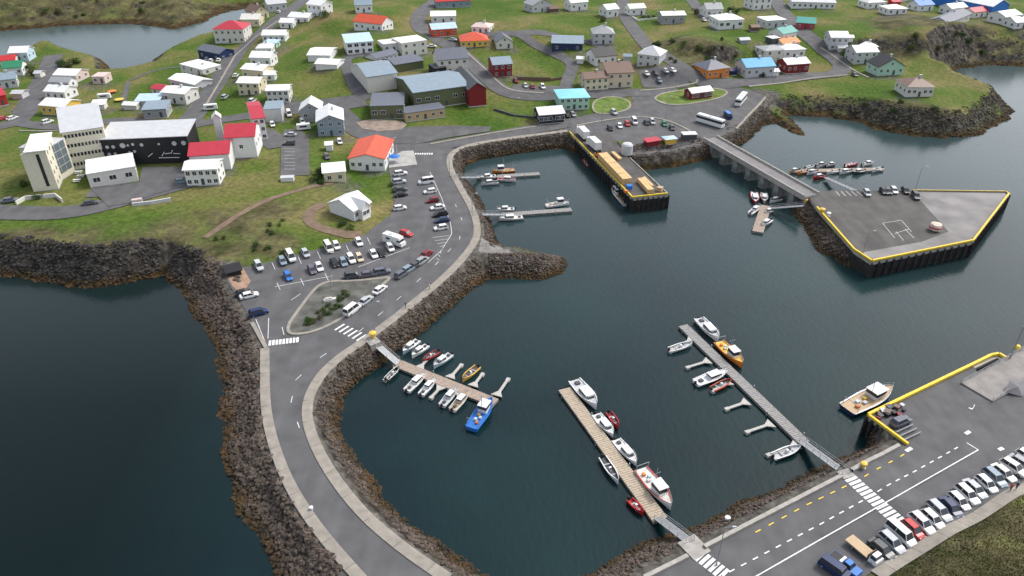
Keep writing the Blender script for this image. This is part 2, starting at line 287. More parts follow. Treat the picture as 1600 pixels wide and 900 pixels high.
def area(name, px, m, off, kind='structure', cell=5.0, pts=None, flat=None, parent=None):
    pts = pts or [G(*p).xy for p in px]; bm = bmesh.new()
    vs = [bm.verts.new((p[0], p[1], 0)) for p in pts]
    for t in tessellate_polygon([[Vector((p[0], p[1], 0)) for p in pts]]):
        try: bm.faces.new([vs[i] for i in t])
        except ValueError: pass
    x0, x1 = min(p[0] for p in pts), max(p[0] for p in pts); y0, y1 = min(p[1] for p in pts), max(p[1] for p in pts)
    if flat is None:
        for ax, a, b in ((0, x0, x1), (1, y0, y1)):
            c = a+cell
            while c < b:
                co = [0, 0, 0]; no = [0, 0, 0]; co[ax] = c; no[ax] = 1
                bmesh.ops.bisect_plane(bm, geom=bm.verts[:]+bm.edges[:]+bm.faces[:], plane_co=co, plane_no=no); c += cell
    for v in bm.verts: v.co.z = flat if flat is not None else max(hz(v.co.x, v.co.y), 0)+off
    bmesh.ops.recalc_face_normals(bm, faces=bm.faces[:])
    for f in bm.faces:
        if f.normal.z < 0: f.normal_flip()
    me = bpy.data.meshes.new(name); bm.to_mesh(me); bm.free(); me.materials.append(m)
    o = ob(name, me, parent)
    if kind and not parent: o['kind'] = kind
    return o

# ------------------------------------------------------------------ terrain and sea
ny, nx = GX.shape
co = np.stack([GX.ravel(), GY.ravel(), HZ.ravel()], 1)
idx = np.arange(nx*ny).reshape(ny, nx)
fc = np.stack([idx[:-1,:-1].ravel(), idx[:-1,1:].ravel(), idx[1:,1:].ravel(), idx[1:,:-1].ravel()], 1)
keep = HZ.ravel()[fc].max(1) > -6.5; fc = fc[keep]
tm = bpy.data.meshes.new('terrain'); tm.vertices.add(len(co)); tm.vertices.foreach_set('co', co.ravel().astype(np.float32))
tm.loops.add(len(fc)*4); tm.loops.foreach_set('vertex_index', fc.ravel().astype(np.int32)); tm.polygons.add(len(fc))
tm.polygons.foreach_set('loop_start', (np.arange(len(fc))*4).astype(np.int32)); tm.update(calc_edges=True)
SC = [(1080,80,22),(1050,65,18),(1110,95,18),(1420,30,30),(1500,60,40),(1400,70,16),(1560,860,40),(1480,900,25),(250,15,60),(100,15,70),(1380,175,14),(1450,185,14),(330,390,14),(200,390,12),(505,508,8),(530,480,8),(430,380,10),(40,378,13),(110,382,11),(270,378,14),(370,350,14),(420,330,10),(180,384,10),(1180,190,10)]
sc = np.zeros(GX.shape)
for px, py, r in SC:
    p = G(px, py); sc = np.maximum(sc, np.exp(-(((GX-p.x)**2+(GY-p.y)**2)/(r*r))))
sc = np.clip((sc-.35+(vnoise(GX, GY, 9, 8)-.5)*.6)*2.2, 0, 1)
at = tm.attributes.new('scrub', 'FLOAT', 'POINT'); at.data.foreach_set('value', sc.ravel().astype(np.float32))
BARE = np.clip((7.5-np.minimum(PD, np.minimum(ldist([(750,390),(790,402),(850,414)]), ldist([(1400,690),(1480,640),(1600,610),(1800,590)])))+(vnoise(GX, GY, 3, 9)-.5)*3)/2, 0, 1)
at = tm.attributes.new('bare', 'FLOAT', 'POINT'); at.data.foreach_set('value', BARE.ravel().astype(np.float32))
tm.materials.append(terrain_mat()); tm.polygons.foreach_set('use_smooth', [True]*len(tm.polygons))
ob('terrain', tm)['kind'] = 'structure'
sea = ob('sea', mesh('sea', [(-9000,-2000,0),(9000,-2000,0),(9000,16000,0),(-9000,16000,0)], [(0,1,2,3)], water_mat())); sea['kind'] = 'structure'

# ------------------------------------------------------------------ paved areas, streets, paths
PAVL = ground_line(PAVE_IN, 2); PAVO = ground_line(PAVE_OUT, 2)
_mid = [G(*p).xy for p in [(704,226),(640,222),(606,226),(608,268),(614,300),(616,316),(610,336),(572,366),(550,377),(500,389),(440,405),(398,415),(352,424),(352,434),(375,470),(395,506),(414,545)]]
_k = min(range(len(PAVL)), key=lambda i: (PAVL[i]-G(706,237).xy).length)
harbour_road = area('harbour_road', None, ASPH, .13, cell=2.2, pts=PAVL[:_k]+_mid+PAVO[::-1])
ferry_road = area('ferry_road', [(990,930),(1012,902),(1075,870),(1112,851),(1405,699),(1420,694),(1440,664),(1534,602),(1600,590),(1900,560),(1900,590),(1600,756),(1392,876),(1310,930),(1200,1000)], ASPH, .13, cell=2.2)
plaza = area('plaza_road', [(880,204),(905,192),(940,180),(975,172),(990,160),(985,150),(1060,141),(1100,137),(1140,132),(1172,141),(1196,151),(1178,173),(1154,200),(1124,216),(1108,225),(1050,237),(990,243),(960,238),(905,209)], ASPH, .11)
def road(px, wd, off=.16, m=ASPH, name='street'): return strip(name, px, wd, m, off)
road([(620,232),(660,232),(700,225),(760,215),(850,199),(915,188),(965,178)], 9, .15)
streets = [([(285,200),(300,185),(320,156),(340,128),(360,98),(380,74),(410,50),(440,26),(470,4),(500,-20)], 9), ([(425,176),(470,168),(520,164),(570,157)], 11), ([(575,156),(556,140),(546,112),(536,94),(560,87),(585,84)], 6),
 ([(520,166),(546,188),(560,208),(600,221),(640,228)], 9), ([(690,-10),(670,10),(652,26),(656,46),(680,62),(700,70),(726,86),(750,112),(776,136),(800,148),(840,152),(880,148),(940,146),(1000,146),(1060,142)], 9), ([(715,66),(760,54),(810,52),(832,66),(870,84),(898,100),(887,122),(884,146)], 6), ([(810,52),(860,52),(905,62),(942,74)], 6),
 ([(972,-10),(976,26),(992,48),(1012,74),(1040,90),(1066,108),(1090,122),(1112,134)], 8), ([(1112,134),(1160,129),(1200,126),(1280,118),(1306,117),(1318,108),(1310,94),(1280,74),(1250,50),(1220,16),(1205,-10)], 8.5), ([(1080,0),(1096,22),(1110,34)], 7),
 ([(84,86),(78,104),(62,134),(46,160),(36,184),(10,198),(-60,205)], 9), ([(30,192),(80,200),(120,196),(180,188),(240,192),(285,200),(330,190),(425,176)], 7), ([(-40,330),(40,334),(110,333),(180,318),(240,300),(300,284)], 9), ([(140,300),(200,298),(250,285)], 9), ([(405,205),(425,218),(440,230)], 10), ([(600,225),(575,240),(555,245)], 5), ([(1430,-10),(1400,6),(1340,0)], 6), ([(800,138),(840,141),(880,140)], 9), ([(1000,122),(1040,118),(1075,116)], 16)]
for k, (px, wd) in enumerate(streets): road(px, wd, .16+.012*(k % 9))
car_park = area('car_park', [(444,203),(468,202),(483,216),(484,274),(438,277),(440,216)], ASPH, .2)
strip('dirt_path', [(566,366),(545,368),(520,362),(492,354),(480,342),(487,328),(506,319)], 3.4, DIRT, .14)
strip('footpath', [(200,128),(198,142),(192,156),(196,170)], 2.2, ASPH, .14); strip('footpath', [(204,126),(225,116),(250,108),(285,104)], 1.8, ASPH, .14)
strip('footpath', [(320,372),(400,318),(470,296),(520,286)], 2.0, DIRT, .12)
area('bare_ground', [(352,426),(380,420),(392,440),(378,462),(362,446)], mat('reddish_gravel', (.3,.2,.14), .95, .3, .4), .2, cell=1.6)
area('gravel_spit', [(752,372),(768,380),(800,396),(830,402),(862,408),(850,418),(800,412),(762,404),(748,392)], mat('grey_gravel', (.2,.19,.18), .95, .3, .6), .12)
area('forecourt', [(556,192),(575,188),(628,190),(636,196),(628,203),(590,206),(566,202)], mat('tan_gravel', (.25,.2,.16), .95, .25, .4), .3)
area('terrace', [(628,237),(646,236),(652,258),(608,263),(606,250)], mat('pale_paving', (.36,.35,.33), .8, .15, .5), .22)
area('forecourt', [(568,206),(600,206),(640,199),(700,197),(768,199),(764,206),(700,216),(650,226),(604,224)], ASPH, .27)
area('forecourt', [(150,304),(142,297),(218,286),(222,262),(296,262),(292,292),(250,302),(205,318),(170,324)], ASPH, .3)
# pavements of cast slabs along the causeway and the ferry road
def pavement(px, wd, label_off=.2, slab=4.2, m=SIDE):
    L = ground_line(px, 1.4); e = ob('pavement', None); e['kind'] = 'structure'; n = 3
    for i in range(0, len(L)-1, n):
        seg = L[i:i+n+1]
        if len(seg) < 2: continue
        seg = [s.copy() for s in seg]; seg[-1] = seg[-1]+(seg[-2]-seg[-1]).normalized()*.06
        strip('slab', None, wd, m, label_off+.07, .35, None, e, seg)
    return e
pavement(PAVE_IN, 2.1)
pavement(PAVE_OUT, 2.0)
pavement([(1370,900),(1420,868),(1500,822),(1600,764),(1700,706)], 2.2)
strip('kerb', [(1006,905),(1074,871)], .7, CONC, .65, 1.2); strip('kerb', [(1100,857),(1200,805),(1314,746)], .7, CONC, .65, 1.2); strip('kerb', [(1330,737),(1404,698)], .7, CONC, .65, 1.2)
for px in ([(672,226),(760,210),(838,198)], [(900,197),(960,186),(1000,183),(1035,186),(1070,200),(1085,212)], [(1040,162),(1020,156),(1030,148),(1060,142)], [(1000,142),(1060,135),(1088,131),(1090,125)], [(728,80),(755,106),(780,132),(802,143),(850,146)], [(318,172),(335,142),(356,108),(376,78),(404,54),(440,30)], [(1170,136),(1280,121),(1326,118)], [(1282,75),(1310,92),(1357,122)], [(394,505),(417,546)], [(1196,152),(1172,178),(1150,202)], [(30,205),(70,206),(110,203)]):
    strip('kerb', px, .9, SIDE, .34, .5)
# planted islands in the roads
def island(px, soil, k=True):
    pts = [G(*p).xy for p in px]
    for k in range(2): pts = [q for a, b in zip(pts, pts[1:]+pts[:1]) for q in (a.lerp(b, .25), a.lerp(b, .75))]
    area('traffic_island', None, soil, .32, pts=pts); strip('kerb', None, .8, SIDE, .36, .5, line=resample(pts+[pts[0]], 1.5))
GRASSI = mat('lawn', (.11,.16,.03), .95, .35, .3); SHRUBSOIL = mat('planting_bed', (.1,.1,.09), .95, .45, .35)
island([(1020,154),(1040,144),(1080,140),(1120,139),(1138,143),(1132,151),(1108,158),(1070,165),(1036,164)], GRASSI)
island([(925,168),(930,156),(955,151),(978,155),(987,165),(978,174),(950,179),(930,178)], GRASSI)
island([(450,521),(462,524),(490,520),(524,505),(556,483),(584,460),(598,446),(612,434),(596,436),(545,441),(522,440),(500,445),(484,462),(462,492),(451,508)], SHRUBSOIL)
# markings: each painted stripe is a piece of its road
def stripe(parent, a, b, wd, name='stripe', m=PAINT, off=.2):
    a = Vector(a[:2]); b = Vector(b[:2]); t = (b-a).normalized(); nn = Vector((-t.y, t.x))*wd/2
    q = [a-nn, b-nn, b+nn, a+nn]
    return ob(name, mesh(name, [(p.x, p.y, hz(p.x, p.y)+off) for p in q], [(0,1,2,3)], m), parent)
def zebra(parent, p0, p1, n, ln, wd=.55, off=.2):
    a = G(*p0).xy; b = G(*p1).xy; t = (b-a).normalized(); nn = Vector((-t.y, t.x))*ln/2
    for k in range(n):
        c = a.lerp(b, k/(n-1)); stripe(parent, c-nn, c+nn, wd, off=off)
def dashes(parent, px, ln, gap, wd=.16, m=PAINT, off=.2):
    L = resample([G(*p).xy for p in px], ln+gap)
    for a, b in zip(L, L[1:]): stripe(parent, a, a+(b-a).normalized()*ln, wd, 'dash', m, off)
zebra(harbour_road, (422,537), (465,532), 9, 2.0); zebra(harbour_road, (531,512), (572,532), 7, 3.0, .5); zebra(ferry_road, (1330,750), (1402,815), 13, 2.6, .6); zebra(ferry_road, (1094,870), (1130,898), 6, 2.6, .6); zebra(harbour_road, (646,241), (675,241), 9, 1.6, .5)
dashes(ferry_road, [(1120,905),(1280,821),(1503,696)], 1.1, 1.3, .22); dashes(ferry_road, [(1180,833),(1260,790),(1350,746),(1424,704)], 1.2, 1.6, .2, YPAINT)
for a, b in (((1170,908),(1280,845)), ((1280,845),(1400,777)), ((1400,777),(1528,704)), ((1528,704),(1510,693))): stripe(ferry_road, G(*a), G(*b), .2, 'line')
for a, b in (((1560,704),(1567,701)), ((1516,640),(1520,633)), ((1508,679),(1515,675)), ((1415,706),(1424,701))): stripe(ferry_road, G(*a), G(*b), .7, 'dash')
dashes(harbour_road, [(640,865),(560,790),(500,722),(468,670),(455,630),(462,595),(500,560),(560,520),(620,470),(680,415),(718,375),(722,345),(705,305)], 2, 4.5, .14)
for a, b in (((455,470),(470,460)), ((441,512),(444,524)), ((400,500),(417,542)), ((420,498),(419,530)), ((672,270),(690,310)), ((690,310),(704,350)), ((704,350),(706,366)), ((706,366),(690,392)), ((690,392),(668,412)), ((430,449),(520,432)), ((560,418),(640,388))): stripe(harbour_road, G(*a), G(*b), .14, 'line')
for k in range(8): stripe(harbour_road, G(676+k*3.6-(k > 4)*(k-4)*5, 372+k*5), G(702-(k > 1)*(k-1)*3.4, 369+k*5), .12, 'line')
for x, y in ((425,411),(466,402),(496,394),(541,384),(433,443),(470,436),(508,428),(574,372)): stripe(harbour_road, G(x, y), G(x+5, y+11), .12, 'line')
for k in range(9): stripe(car_park, G(444, 222+k*5.4), G(461, 222+k*5.4), .12, 'line', off=.26)

# ------------------------------------------------------------------ rock armour, boulders
def ico():
    bm = bmesh.new(); bmesh.ops.create_icosphere(bm, subdivisions=1, radius=1); v = np.array([p.co[:] for p in bm.verts]); f = np.array([[q.index for q in p.verts] for p in bm.faces]); bm.free(); return v, f
IV, IF = ico()
def rockverts(n, smin, smax):
    s = (smin+(smax-smin)*nrs.rand(n)**1.6)[:, None, None]
    v = IV[None]*(1+(nrs.rand(n, len(IV), 1)-.5)*.55)*(np.array([1, .8, .62])*(1+(nrs.rand(n, 1, 3)-.5)*.5))*s
    a = nrs.rand(n)*6.28; ca, sa = np.cos(a)[:, None], np.sin(a)[:, None]
    tl = nrs.rand(n)*1.0-.5; ct, st = np.cos(tl)[:, None], np.sin(tl)[:, None]
    x, y, z = v[..., 0], v[..., 1], v[..., 2]; x, z = x*ct-z*st, x*st+z*ct
    return np.stack([x*ca-y*sa, x*sa+y*ca, z], -1)
def scatter(px, inward, n, back=3.2):
    pts = [Vector(P(*p)) for p in px]; L = resample(pts, 1.0); out = []
    for k in range(n):
        i = rnd.randrange(len(L)-1); t = (L[i+1]-L[i]).normalized(); nn = Vector((-t.y, t.x))*inward
        q = L[i].lerp(L[i+1], rnd.random())+nn*(rnd.random()*inward_w[0]-back); out.append((q.x, q.y))
    return out
inward_w = [8]
BOULD = [mesh('boulder', v, [tuple(f) for f in IF], ROCKM) for v in rockverts(10, 1, 1)]
def armour(name, label, px, inward, width, n, smin, smax, big=0, cat='rocks'):
    inward_w[0] = width+3.2; pts = [p for p in scatter(px, inward, n) if hz(*p) > -.3 and at_grid(PD, *p) > 1.6+smax*.3 and at_grid(RD, *p) > 4.2 and at_grid(SLOPE, *p) > (.22 if cat != 'cliff' else .42)]; rm_ = (CLIFFM if 'hotel' in label else MOSSM) if cat == 'cliff' else ROCKM
    e = ob(name, None); tag(e, label, cat)
    pts.sort(key=lambda p: p[1]); bigp = pts[:big*3:3]; rest = [p for i, p in enumerate(pts) if not (i < big*3 and i % 3 == 0)]
    for p in bigp:
        s = rnd.uniform(smin*1.15, smax*1.15); o = ob('boulder', rnd.choice(BOULD), e, (p[0], p[1], hz(*p)+s*.15), rnd.random()*6, (s, s, s)); o.rotation_euler[0] = rnd.uniform(-.5, .5)
    v = rockverts(len(rest), smin, smax)+np.array([(p[0], p[1], hz(*p)+.1) for p in rest])[:, None]
    f = (IF[None]+(np.arange(len(rest))*len(IV))[:, None, None]).reshape(-1, 3)
    o = ob('loose_rocks', mesh('loose_rocks', v.reshape(-1, 3), f.tolist(), rm_), e); o['kind'] = 'stuff'
def seg(a, b): return MAIN[MAIN.index(a):MAIN.index(b)+1]
armour('riprap_bank', 'brown boulder rock armour on the open sea side of the causeway', seg((290,450),(470,960)), 1, 12, 11000, .3, .72, 250)
armour('riprap_bank', 'dark boulder bank between causeway pavement and the pontoon basin', seg((800,925),(740,449)), 1, 9, 11000, .22, .5)
armour('riprap_bank', 'boulder headland of the short stub mole beside the gravel spit', seg((740,449),(806,392)), 1, 6, 3400, .22, .52)
armour('riprap_bank', 'boulder bank below the main street pavement at the basin head', seg((806,392),(905,232)), 1, 9, 7000, .22, .5)
armour('riprap_bank', 'boulder bank under the food stall car park up to the bridge', seg((905,232),(1212,190)), 1, 14, 8000, .22, .5)
armour('riprap_bank', 'rubble bank along the kerb of the ferry terminal road', seg((1388,690),(850,930)), 1, 14, 12000, .2, .45)
armour('riprap_bank', 'boulder slope under the yellow rail of the island quay', BREAK[:7], 1, 6, 2400, .22, .52)
armour('cliff_rocks', 'dark basalt shore cliff below the grass slope of the hotel', MAIN[:8], 1, 13, 8000, .18, .7, cat='cliff')
armour('cliff_rocks', 'rocky shore of the small green headland with the lone house', seg((1264,219),(1500,136)), 1, 12, 4600, .18, .6, cat='cliff')
armour('cliff_rocks', 'columnar basalt cliff under the far warehouses by the sea', seg((1480,124),(1950,112)), 1, 20, 700, .25, .8, cat='cliff')

# ------------------------------------------------------------------ quays, pier, bridge, pontoons
def sheet_wall(poly, z0, z1, pitch=1.3, amp=.22):
    vs = []; fs = []; n = len(poly)
    for i in range(n):
        a = Vector(poly[i]); b = Vector(poly[(i+1) % n]); t = (b-a).normalized(); nn = Vector((t.y, -t.x)); k = max(2, int((b-a).length/pitch)*2)
        for j in range(k):
            q = a.lerp(b, j/k)-nn*(amp if j % 2 else 0); vs += [(q.x, q.y, z0), (q.x, q.y, z1)]
    m = len(vs)//2; fs = [(2*j, 2*((j+1) % m), 2*((j+1) % m)+1, 2*j+1) for j in range(m)]
    return vs, fs
def area_sign(p): return sum(a[0]*b[1]-b[0]*a[1] for a, b in zip(p, p[1:]+p[:1]))
def quay(name, label, px, z, deck, cat='quay', posts=None):
    poly = [P(x, y, z) for x, y in px]
    if area_sign(poly) < 0: poly = poly[::-1]
    e = empty(name, (0, 0, 0)); tag(e, label, cat)
    vs, fs = sheet_wall(poly, -6, z-.35); ob('sheet_pile_wall', mesh('wall', vs, fs, PILE), e)
    MBc = MB(); n = len(poly)
    top = area('deck', None, deck, 0, None, 5, poly, z, e)
    m = MB(); m.add([(x, y, z-.9) for x, y in poly]+[(x, y, z-.02) for x, y in poly], [(i, (i+1) % n, n+(i+1) % n, n+i) for i in range(n)]); m.build('capping_beam', CONC, e)
    return e, poly
def edge_rail(parent, px, z, h=.45, wd=.4, m=YPAINT, name='edge_beam'):
    L = [Vector((*P(x, y, z), z)) for x, y in px]
    for a, b in zip(L, L[1:]):
        d = (b-a).xy; ln = d.length; mb = MB(); mb.box((0, -wd/2, .1), (ln, wd/2, h)); k = int(ln/3)
        for i in range(k+1): mb.box((i*ln/max(k, 1)-.2*(i > 0), -.16, 0), (i*ln/max(k, 1)+.2*(i == 0), .16, .12))
        mb.build(name, m, parent, a, math.atan2(d.y, d.x))
def fenders(parent, a, b, z, step=2.2, r=.2):
    a = Vector(P(*a, z)); b = Vector(P(*b, z)); n = int((b-a).length/step); t = (b-a).normalized(); nn = Vector((t.y, -t.x))*.3
    if nn.y > 0: nn = -nn
    me = MB().bar((0,0,-5), (0,0,0), r).me('fender_post', PILE)
    for k in range(n+1):
        q = a.lerp(b, k/max(n, 1))+nn; ob('fender_post', me, parent, (q.x, q.y, z-.1))
QZ = 4.9
pier, pp = quay('cargo_pier', 'dark piled cargo pier with yellow edge beams and timber on deck', [(886,203),(988,310),(1045,304),(975,240),(955,212)], QZ, QUAY, 'pier')
edge_rail(pier, [(890,207),(988,309),(1043,303)], QZ); edge_rail(pier, [(1043,303),(984,247)], QZ, .3, .3, CONC)
fenders(pier, (988,310), (1045,304), QZ, 1.6); fenders(pier, (900,218), (988,310), QZ, 2.4)
brk, bp_ = quay('island_quay', 'broad five sided asphalt quay with yellow edge beams at bridge end', [(1262,304),(1300,297),(1436,298),(1572,300),(1577,304),(1520,378),(1362,410),(1336,393),(1276,325)], QZ, QUAY)
edge_rail(brk, [(1276,325),(1334,391),(1362,409),(1520,377),(1576,304)], QZ, .6, .5); edge_rail(brk, [(1576,304),(1572,300),(1425,298)], QZ, .4, .4, mat('faded_yellow', (.5,.38,.12), .7))
fenders(brk, (1362,410), (1520,378), QZ, 2.4, .24); fenders(brk, (1520,378), (1577,304), QZ, 2.8, .24)
cs = area('concrete_slab', None, CONC, 0, None, 5, [P(x, y, QZ) for x, y in ((1426,300),(1570,302),(1574,305),(1518,374),(1364,405),(1345,395),(1440,378),(1482,362))], QZ+.03, brk)
setmat(cs, mat('pale_quay_concrete', (.21,.2,.195), .85, .25, .15))
for k in range(5): stripe(brk, P(1306+k*8, 299, QZ), P(1312+k*9, 306, QZ), .15, 'line', off=0).location.z = 0
for o in [c for c in brk.children if c.name.startswith('line')]:
    for v in o.data.vertices: v.co.z = QZ+.05
for (a, b) in (((1379,349),(1408,344)), ((1379,349),(1398,372)), ((1408,344),(1424,362)), ((1398,365),(1420,358)), ((1400,362),(1412,376)), ((1414,358),(1428,372))):
    pa, pb = P(*a, QZ), P(*b, QZ); t = Vector((pb[0]-pa[0], pb[1]-pa[1])).normalized(); nn = Vector((-t.y, t.x))*.06
    ob('line', mesh('line', [(pa[0]-nn.x, pa[1]-nn.y, QZ+.05), (pb[0]-nn.x, pb[1]-nn.y, QZ+.05), (pb[0]+nn.x, pb[1]+nn.y, QZ+.05), (pa[0]+nn.x, pa[1]+nn.y, QZ+.05)], [(0,1,2,3)], PAINT), brk)
fq, fp_ = quay('ferry_quay', 'ferry quay corner edged with heavy yellow beams beside trawler', [(1356,650),(1520,571),(1540,600),(1600,592),(1560,640),(1450,690),(1418,698)], 4.575, ASPH)
edge_rail(fq, [(1356,650),(1520,571),(1548,557),(1560,555),(1572,562)], 4.575, .7, .6); edge_rail(fq, [(1356,650),(1418,696)], 4.575, .6, .5)
fenders(fq, (1356,650), (1418,698), 4.575, 1.3, .3)
gw, _ = quay('berthing_wall', 'narrow curved guide wall carrying yellow rail beside ferry ramp', [(1516,573),(1552,555),(1562,554),(1574,562),(1570,565),(1558,559),(1520,577)], 4.57, CONC)
def deckbox(name, a, b, wd, z0, z1, zb=None, m=CONC, parent=None, th=.5):
    A = Vector((*P(*a, z0), z0)); B = Vector((*P(*b, z1), z1)); d = (B-A).xy.normalized(); nn = Vector((-d.y, d.x, 0))*wd/2; dz = Vector((0, 0, th))
    vs = [A-nn-dz, B-nn-dz, B+nn-dz, A+nn-dz, A-nn, B-nn, B+nn, A+nn]
    return ob(name, mesh(name, vs, [(3,2,1,0),(4,5,6,7),(0,1,5,4),(1,2,6,5),(2,3,7,6),(3,0,4,7)], m), parent), A, B, nn
def rails(parent, A, B, nn, h=1.0, m=METAL, step=2.5, r=.05):
    for s in (-1, 1):
        mb = MB(); a = A+nn*s*.96; b = B+nn*s*.96; n = max(1, int((b-a).length/step))
        for zz in (h, h*.5): mb.bar(a+Vector((0,0,zz)), b+Vector((0,0,zz)), r, n=5)
        for k in range(n+1): p = a.lerp(b, k/n); mb.bar(p, p+Vector((0,0,h)), r, n=5)
        mb.build('railing', m, parent)
br = empty('bridge', (0, 0, 0)); tag(br, 'long concrete road bridge from the plaza to the island quay', 'bridge')
o, A, B, nn = deckbox('deck', (1110,216), (1268,306), 6.4, 5.3, 5.3, m=CONC, parent=br, th=1.0)
o2, _, _, _ = deckbox('carriageway', (1110,215.8), (1268,305.8), 4.6, 5.34, 5.34, m=mat('worn_bridge_surface', (.2,.19,.19), .85, .15, .3), parent=br, th=.03)
for s in (-1, 1):
    a = A+nn*s*.93; b = B+nn*s*.93; d = (b-a).xy; MB().box((0,-.25,0), (d.length,.25,.75)).build('parapet', CONC, br, a, math.atan2(d.y, d.x))
ang = math.atan2((B-A).y, (B-A).x)
for k in range(7):
    c = A.lerp(B, .09+.135*k); mb = MB(); mb.box((-1.5,-3.3,-9), (1.5,3.3,-1.0), 0, .45); mb.build('pier', mat('wet_concrete', (.2,.2,.19), .8, .4, .5), br, c, ang)
rp = empty('ferry_ramp', (0,0,0)); tag(rp, 'grey steel link span ramp with railings for the ferry', 'ramp')
o, A, B, nn = deckbox('deck', (1526,612), (1640,548), 7, QZ, 5.6, m=mat('ramp_deck', (.24,.225,.21), .8, .2, .4), parent=rp, th=.9); rails(rp, A, B, nn, .8, METAL)
m_ = MB().bar((0,0,0), (0,0,9), .18, n=8); m_.bar((0,0,9), (2.2,0,9.4), .12); m_.build('mast', METAL, rp, (*P(1577,562,QZ), QZ))
mb = MB().lathe([(.1,0),(.6,.2),(.75,.8),(.5,1.3),(.1,1.4)], 10); yb = mb.build('marker_float', YPAINT, None, (*P(1588,546,5.2), 5.0)); MB().bar((0,0,-5.5), (0,0,.3), .12).build('post', METAL, yb); tag(yb, 'round yellow marker float on a post beside the ferry ramp', 'marker')
def pontoon(label, a, b, wd, deck, gang=None, fingers=(), group='floating pontoons', gz=4.8):
    e = empty('pontoon', (0,0,0)); tag(e, label, 'pontoon', group)
    A = Vector((*P(*a, .7), .7)); B = Vector((*P(*b, .7), .7)); d = (B-A); ln = d.length; n = max(1, round(ln/4)); rz = math.atan2(d.y, d.x); seg = ln/n
    me = MB().box((.03,-wd/2,-.75), (seg-.03,wd/2,-.12), 0).me('float', mat('float_concrete', (.2,.195,.185), .8, .3, 1))
    k = int(seg/.5); pl = MB()
    for i in range(k): pl.box((.04+i*seg/k,-wd/2-.05,-.12), ((i+1)*seg/k-.03,wd/2+.05,0))
    pm = pl.me('planked_deck', deck)
    for i in range(n):
        q = A.lerp(B, i/n); ob('float', me, e, q, rz); ob('planked_deck', pm, e, q, rz)
    for i in range(0, n, 2):
        q = A.lerp(B, (i+.5)/n)+Vector((-d.y, d.x, 0)).normalized()*(wd/2+.2)*(1 if i % 4 else -1); MB().bar((0,0,-2), (0,0,.5), .14).build('bollard', METAL, e, q)
    for f in fingers:
        (x0, y0), (x1, y1) = f; p = Vector((*P(x0, y0, .6), .6)); q = Vector((*P(x1, y1, .6), .6)); dd_ = q-p; L = dd_.length
        mb = MB().box((0,-.3,-.3), (L,.3,0)); mb.add([(0,-1.3,-.2),(1.6,-.3,-.2),(1.6,.3,-.2),(0,1.3,-.2),(0,-1.3,.02),(1.6,-.3,.02),(1.6,.3,.02),(0,1.3,.02)], [(4,5,6,7),(0,1,5,4),(1,2,6,5),(2,3,7,6),(3,0,4,7)]); mb.box((L-1,-.42,-.6), (L,.42,-.02))
        mb.build('finger', mat('finger_deck', (.42,.4,.37), .7, .15, 2), e, p, math.atan2(dd_.y, dd_.x))
    if gang:
        g0, g1 = gang; g = empty('gangway', (0,0,0)); tag(g, 'sloping railed gangway down to the '+label.split(' pontoon')[0]+' pontoon', 'gangway')
        o, A2, B2, n2 = deckbox('walkway', g0, g1, 1.7, gz, .95, m=METAL, parent=g, th=.15); rails(g, A2, B2, n2, 1.0, METAL, 2.2, .045)
    return e
pontoon('brown planked pontoon with the blue fishing boat at its end', (618,566), (774,629), 2.6, WOOD, ((580,531),(622,567)), [((655,575),(672,556)),((703,590),(722,568)),((739,603),(755,582)),((776,618),(795,590)),((622,572),(600,594)),((690,603),(672,622)),((720,612),(706,640))])
pontoon('pale planked pontoon with the red rimmed white cruiser alongside', (882,607), (1032,812), 2.8, mat('pale_decking', (.4,.33,.25), .8, .2, 1.2), ((1078,846),(1028,808)))
pontoon('long grey pontoon with many empty fingers', (1067,508), (1258,692), 2.4, GWOOD, ((1322,740),(1254,690)), [((1082,528),(1046,549)),((1108,563),(1072,574)),((1140,596),(1112,611)),((1168,627),(1133,639)),((1206,661),(1165,675)),((1246,694),(1198,711))])
pontoon('short grey pontoon with the orange hulled fishing boat', (745,277), (843,271), 2.4, GWOOD, ((708,277),(748,277)))
pontoon('grey pontoon with a masted white boat at its tip', (786,335), (893,327), 2.4, GWOOD, ((736,335),(788,335)))
pontoon('far pontoon lined with small boats behind the bridge', (1238,267), (1378,264), 2.6, WOOD, ((1342,300),(1290,277)))
pontoon('stubby brown pontoon crossing beside the bridge foot', (1197,321), (1184,362), 3.2, WOOD, ((1256,321),(1203,325)))
for px, wd in (((1093,866),5),):
    o, A, B, nn = deckbox('abutment', (1098,868), (1072,841), 3.6, 4.75, 4.75, m=CONC, th=5); tag(o, 'grey concrete landing block at top of the gangway', 'landing')
o, A, B, nn = deckbox('abutment', (1328,746), (1316,734), 2.6, 4.75, 4.75, m=CONC, th=5); tag(o, 'small concrete landing by the kerb gap and yellow bollard', 'landing')
o, A, B, nn = deckbox('abutment', (574,524), (587,537), 2.6, 4.85, 4.85, m=CONC, th=3); tag(o, 'weathered landing with yellow gate post at causeway end of brown pontoon', 'landing')

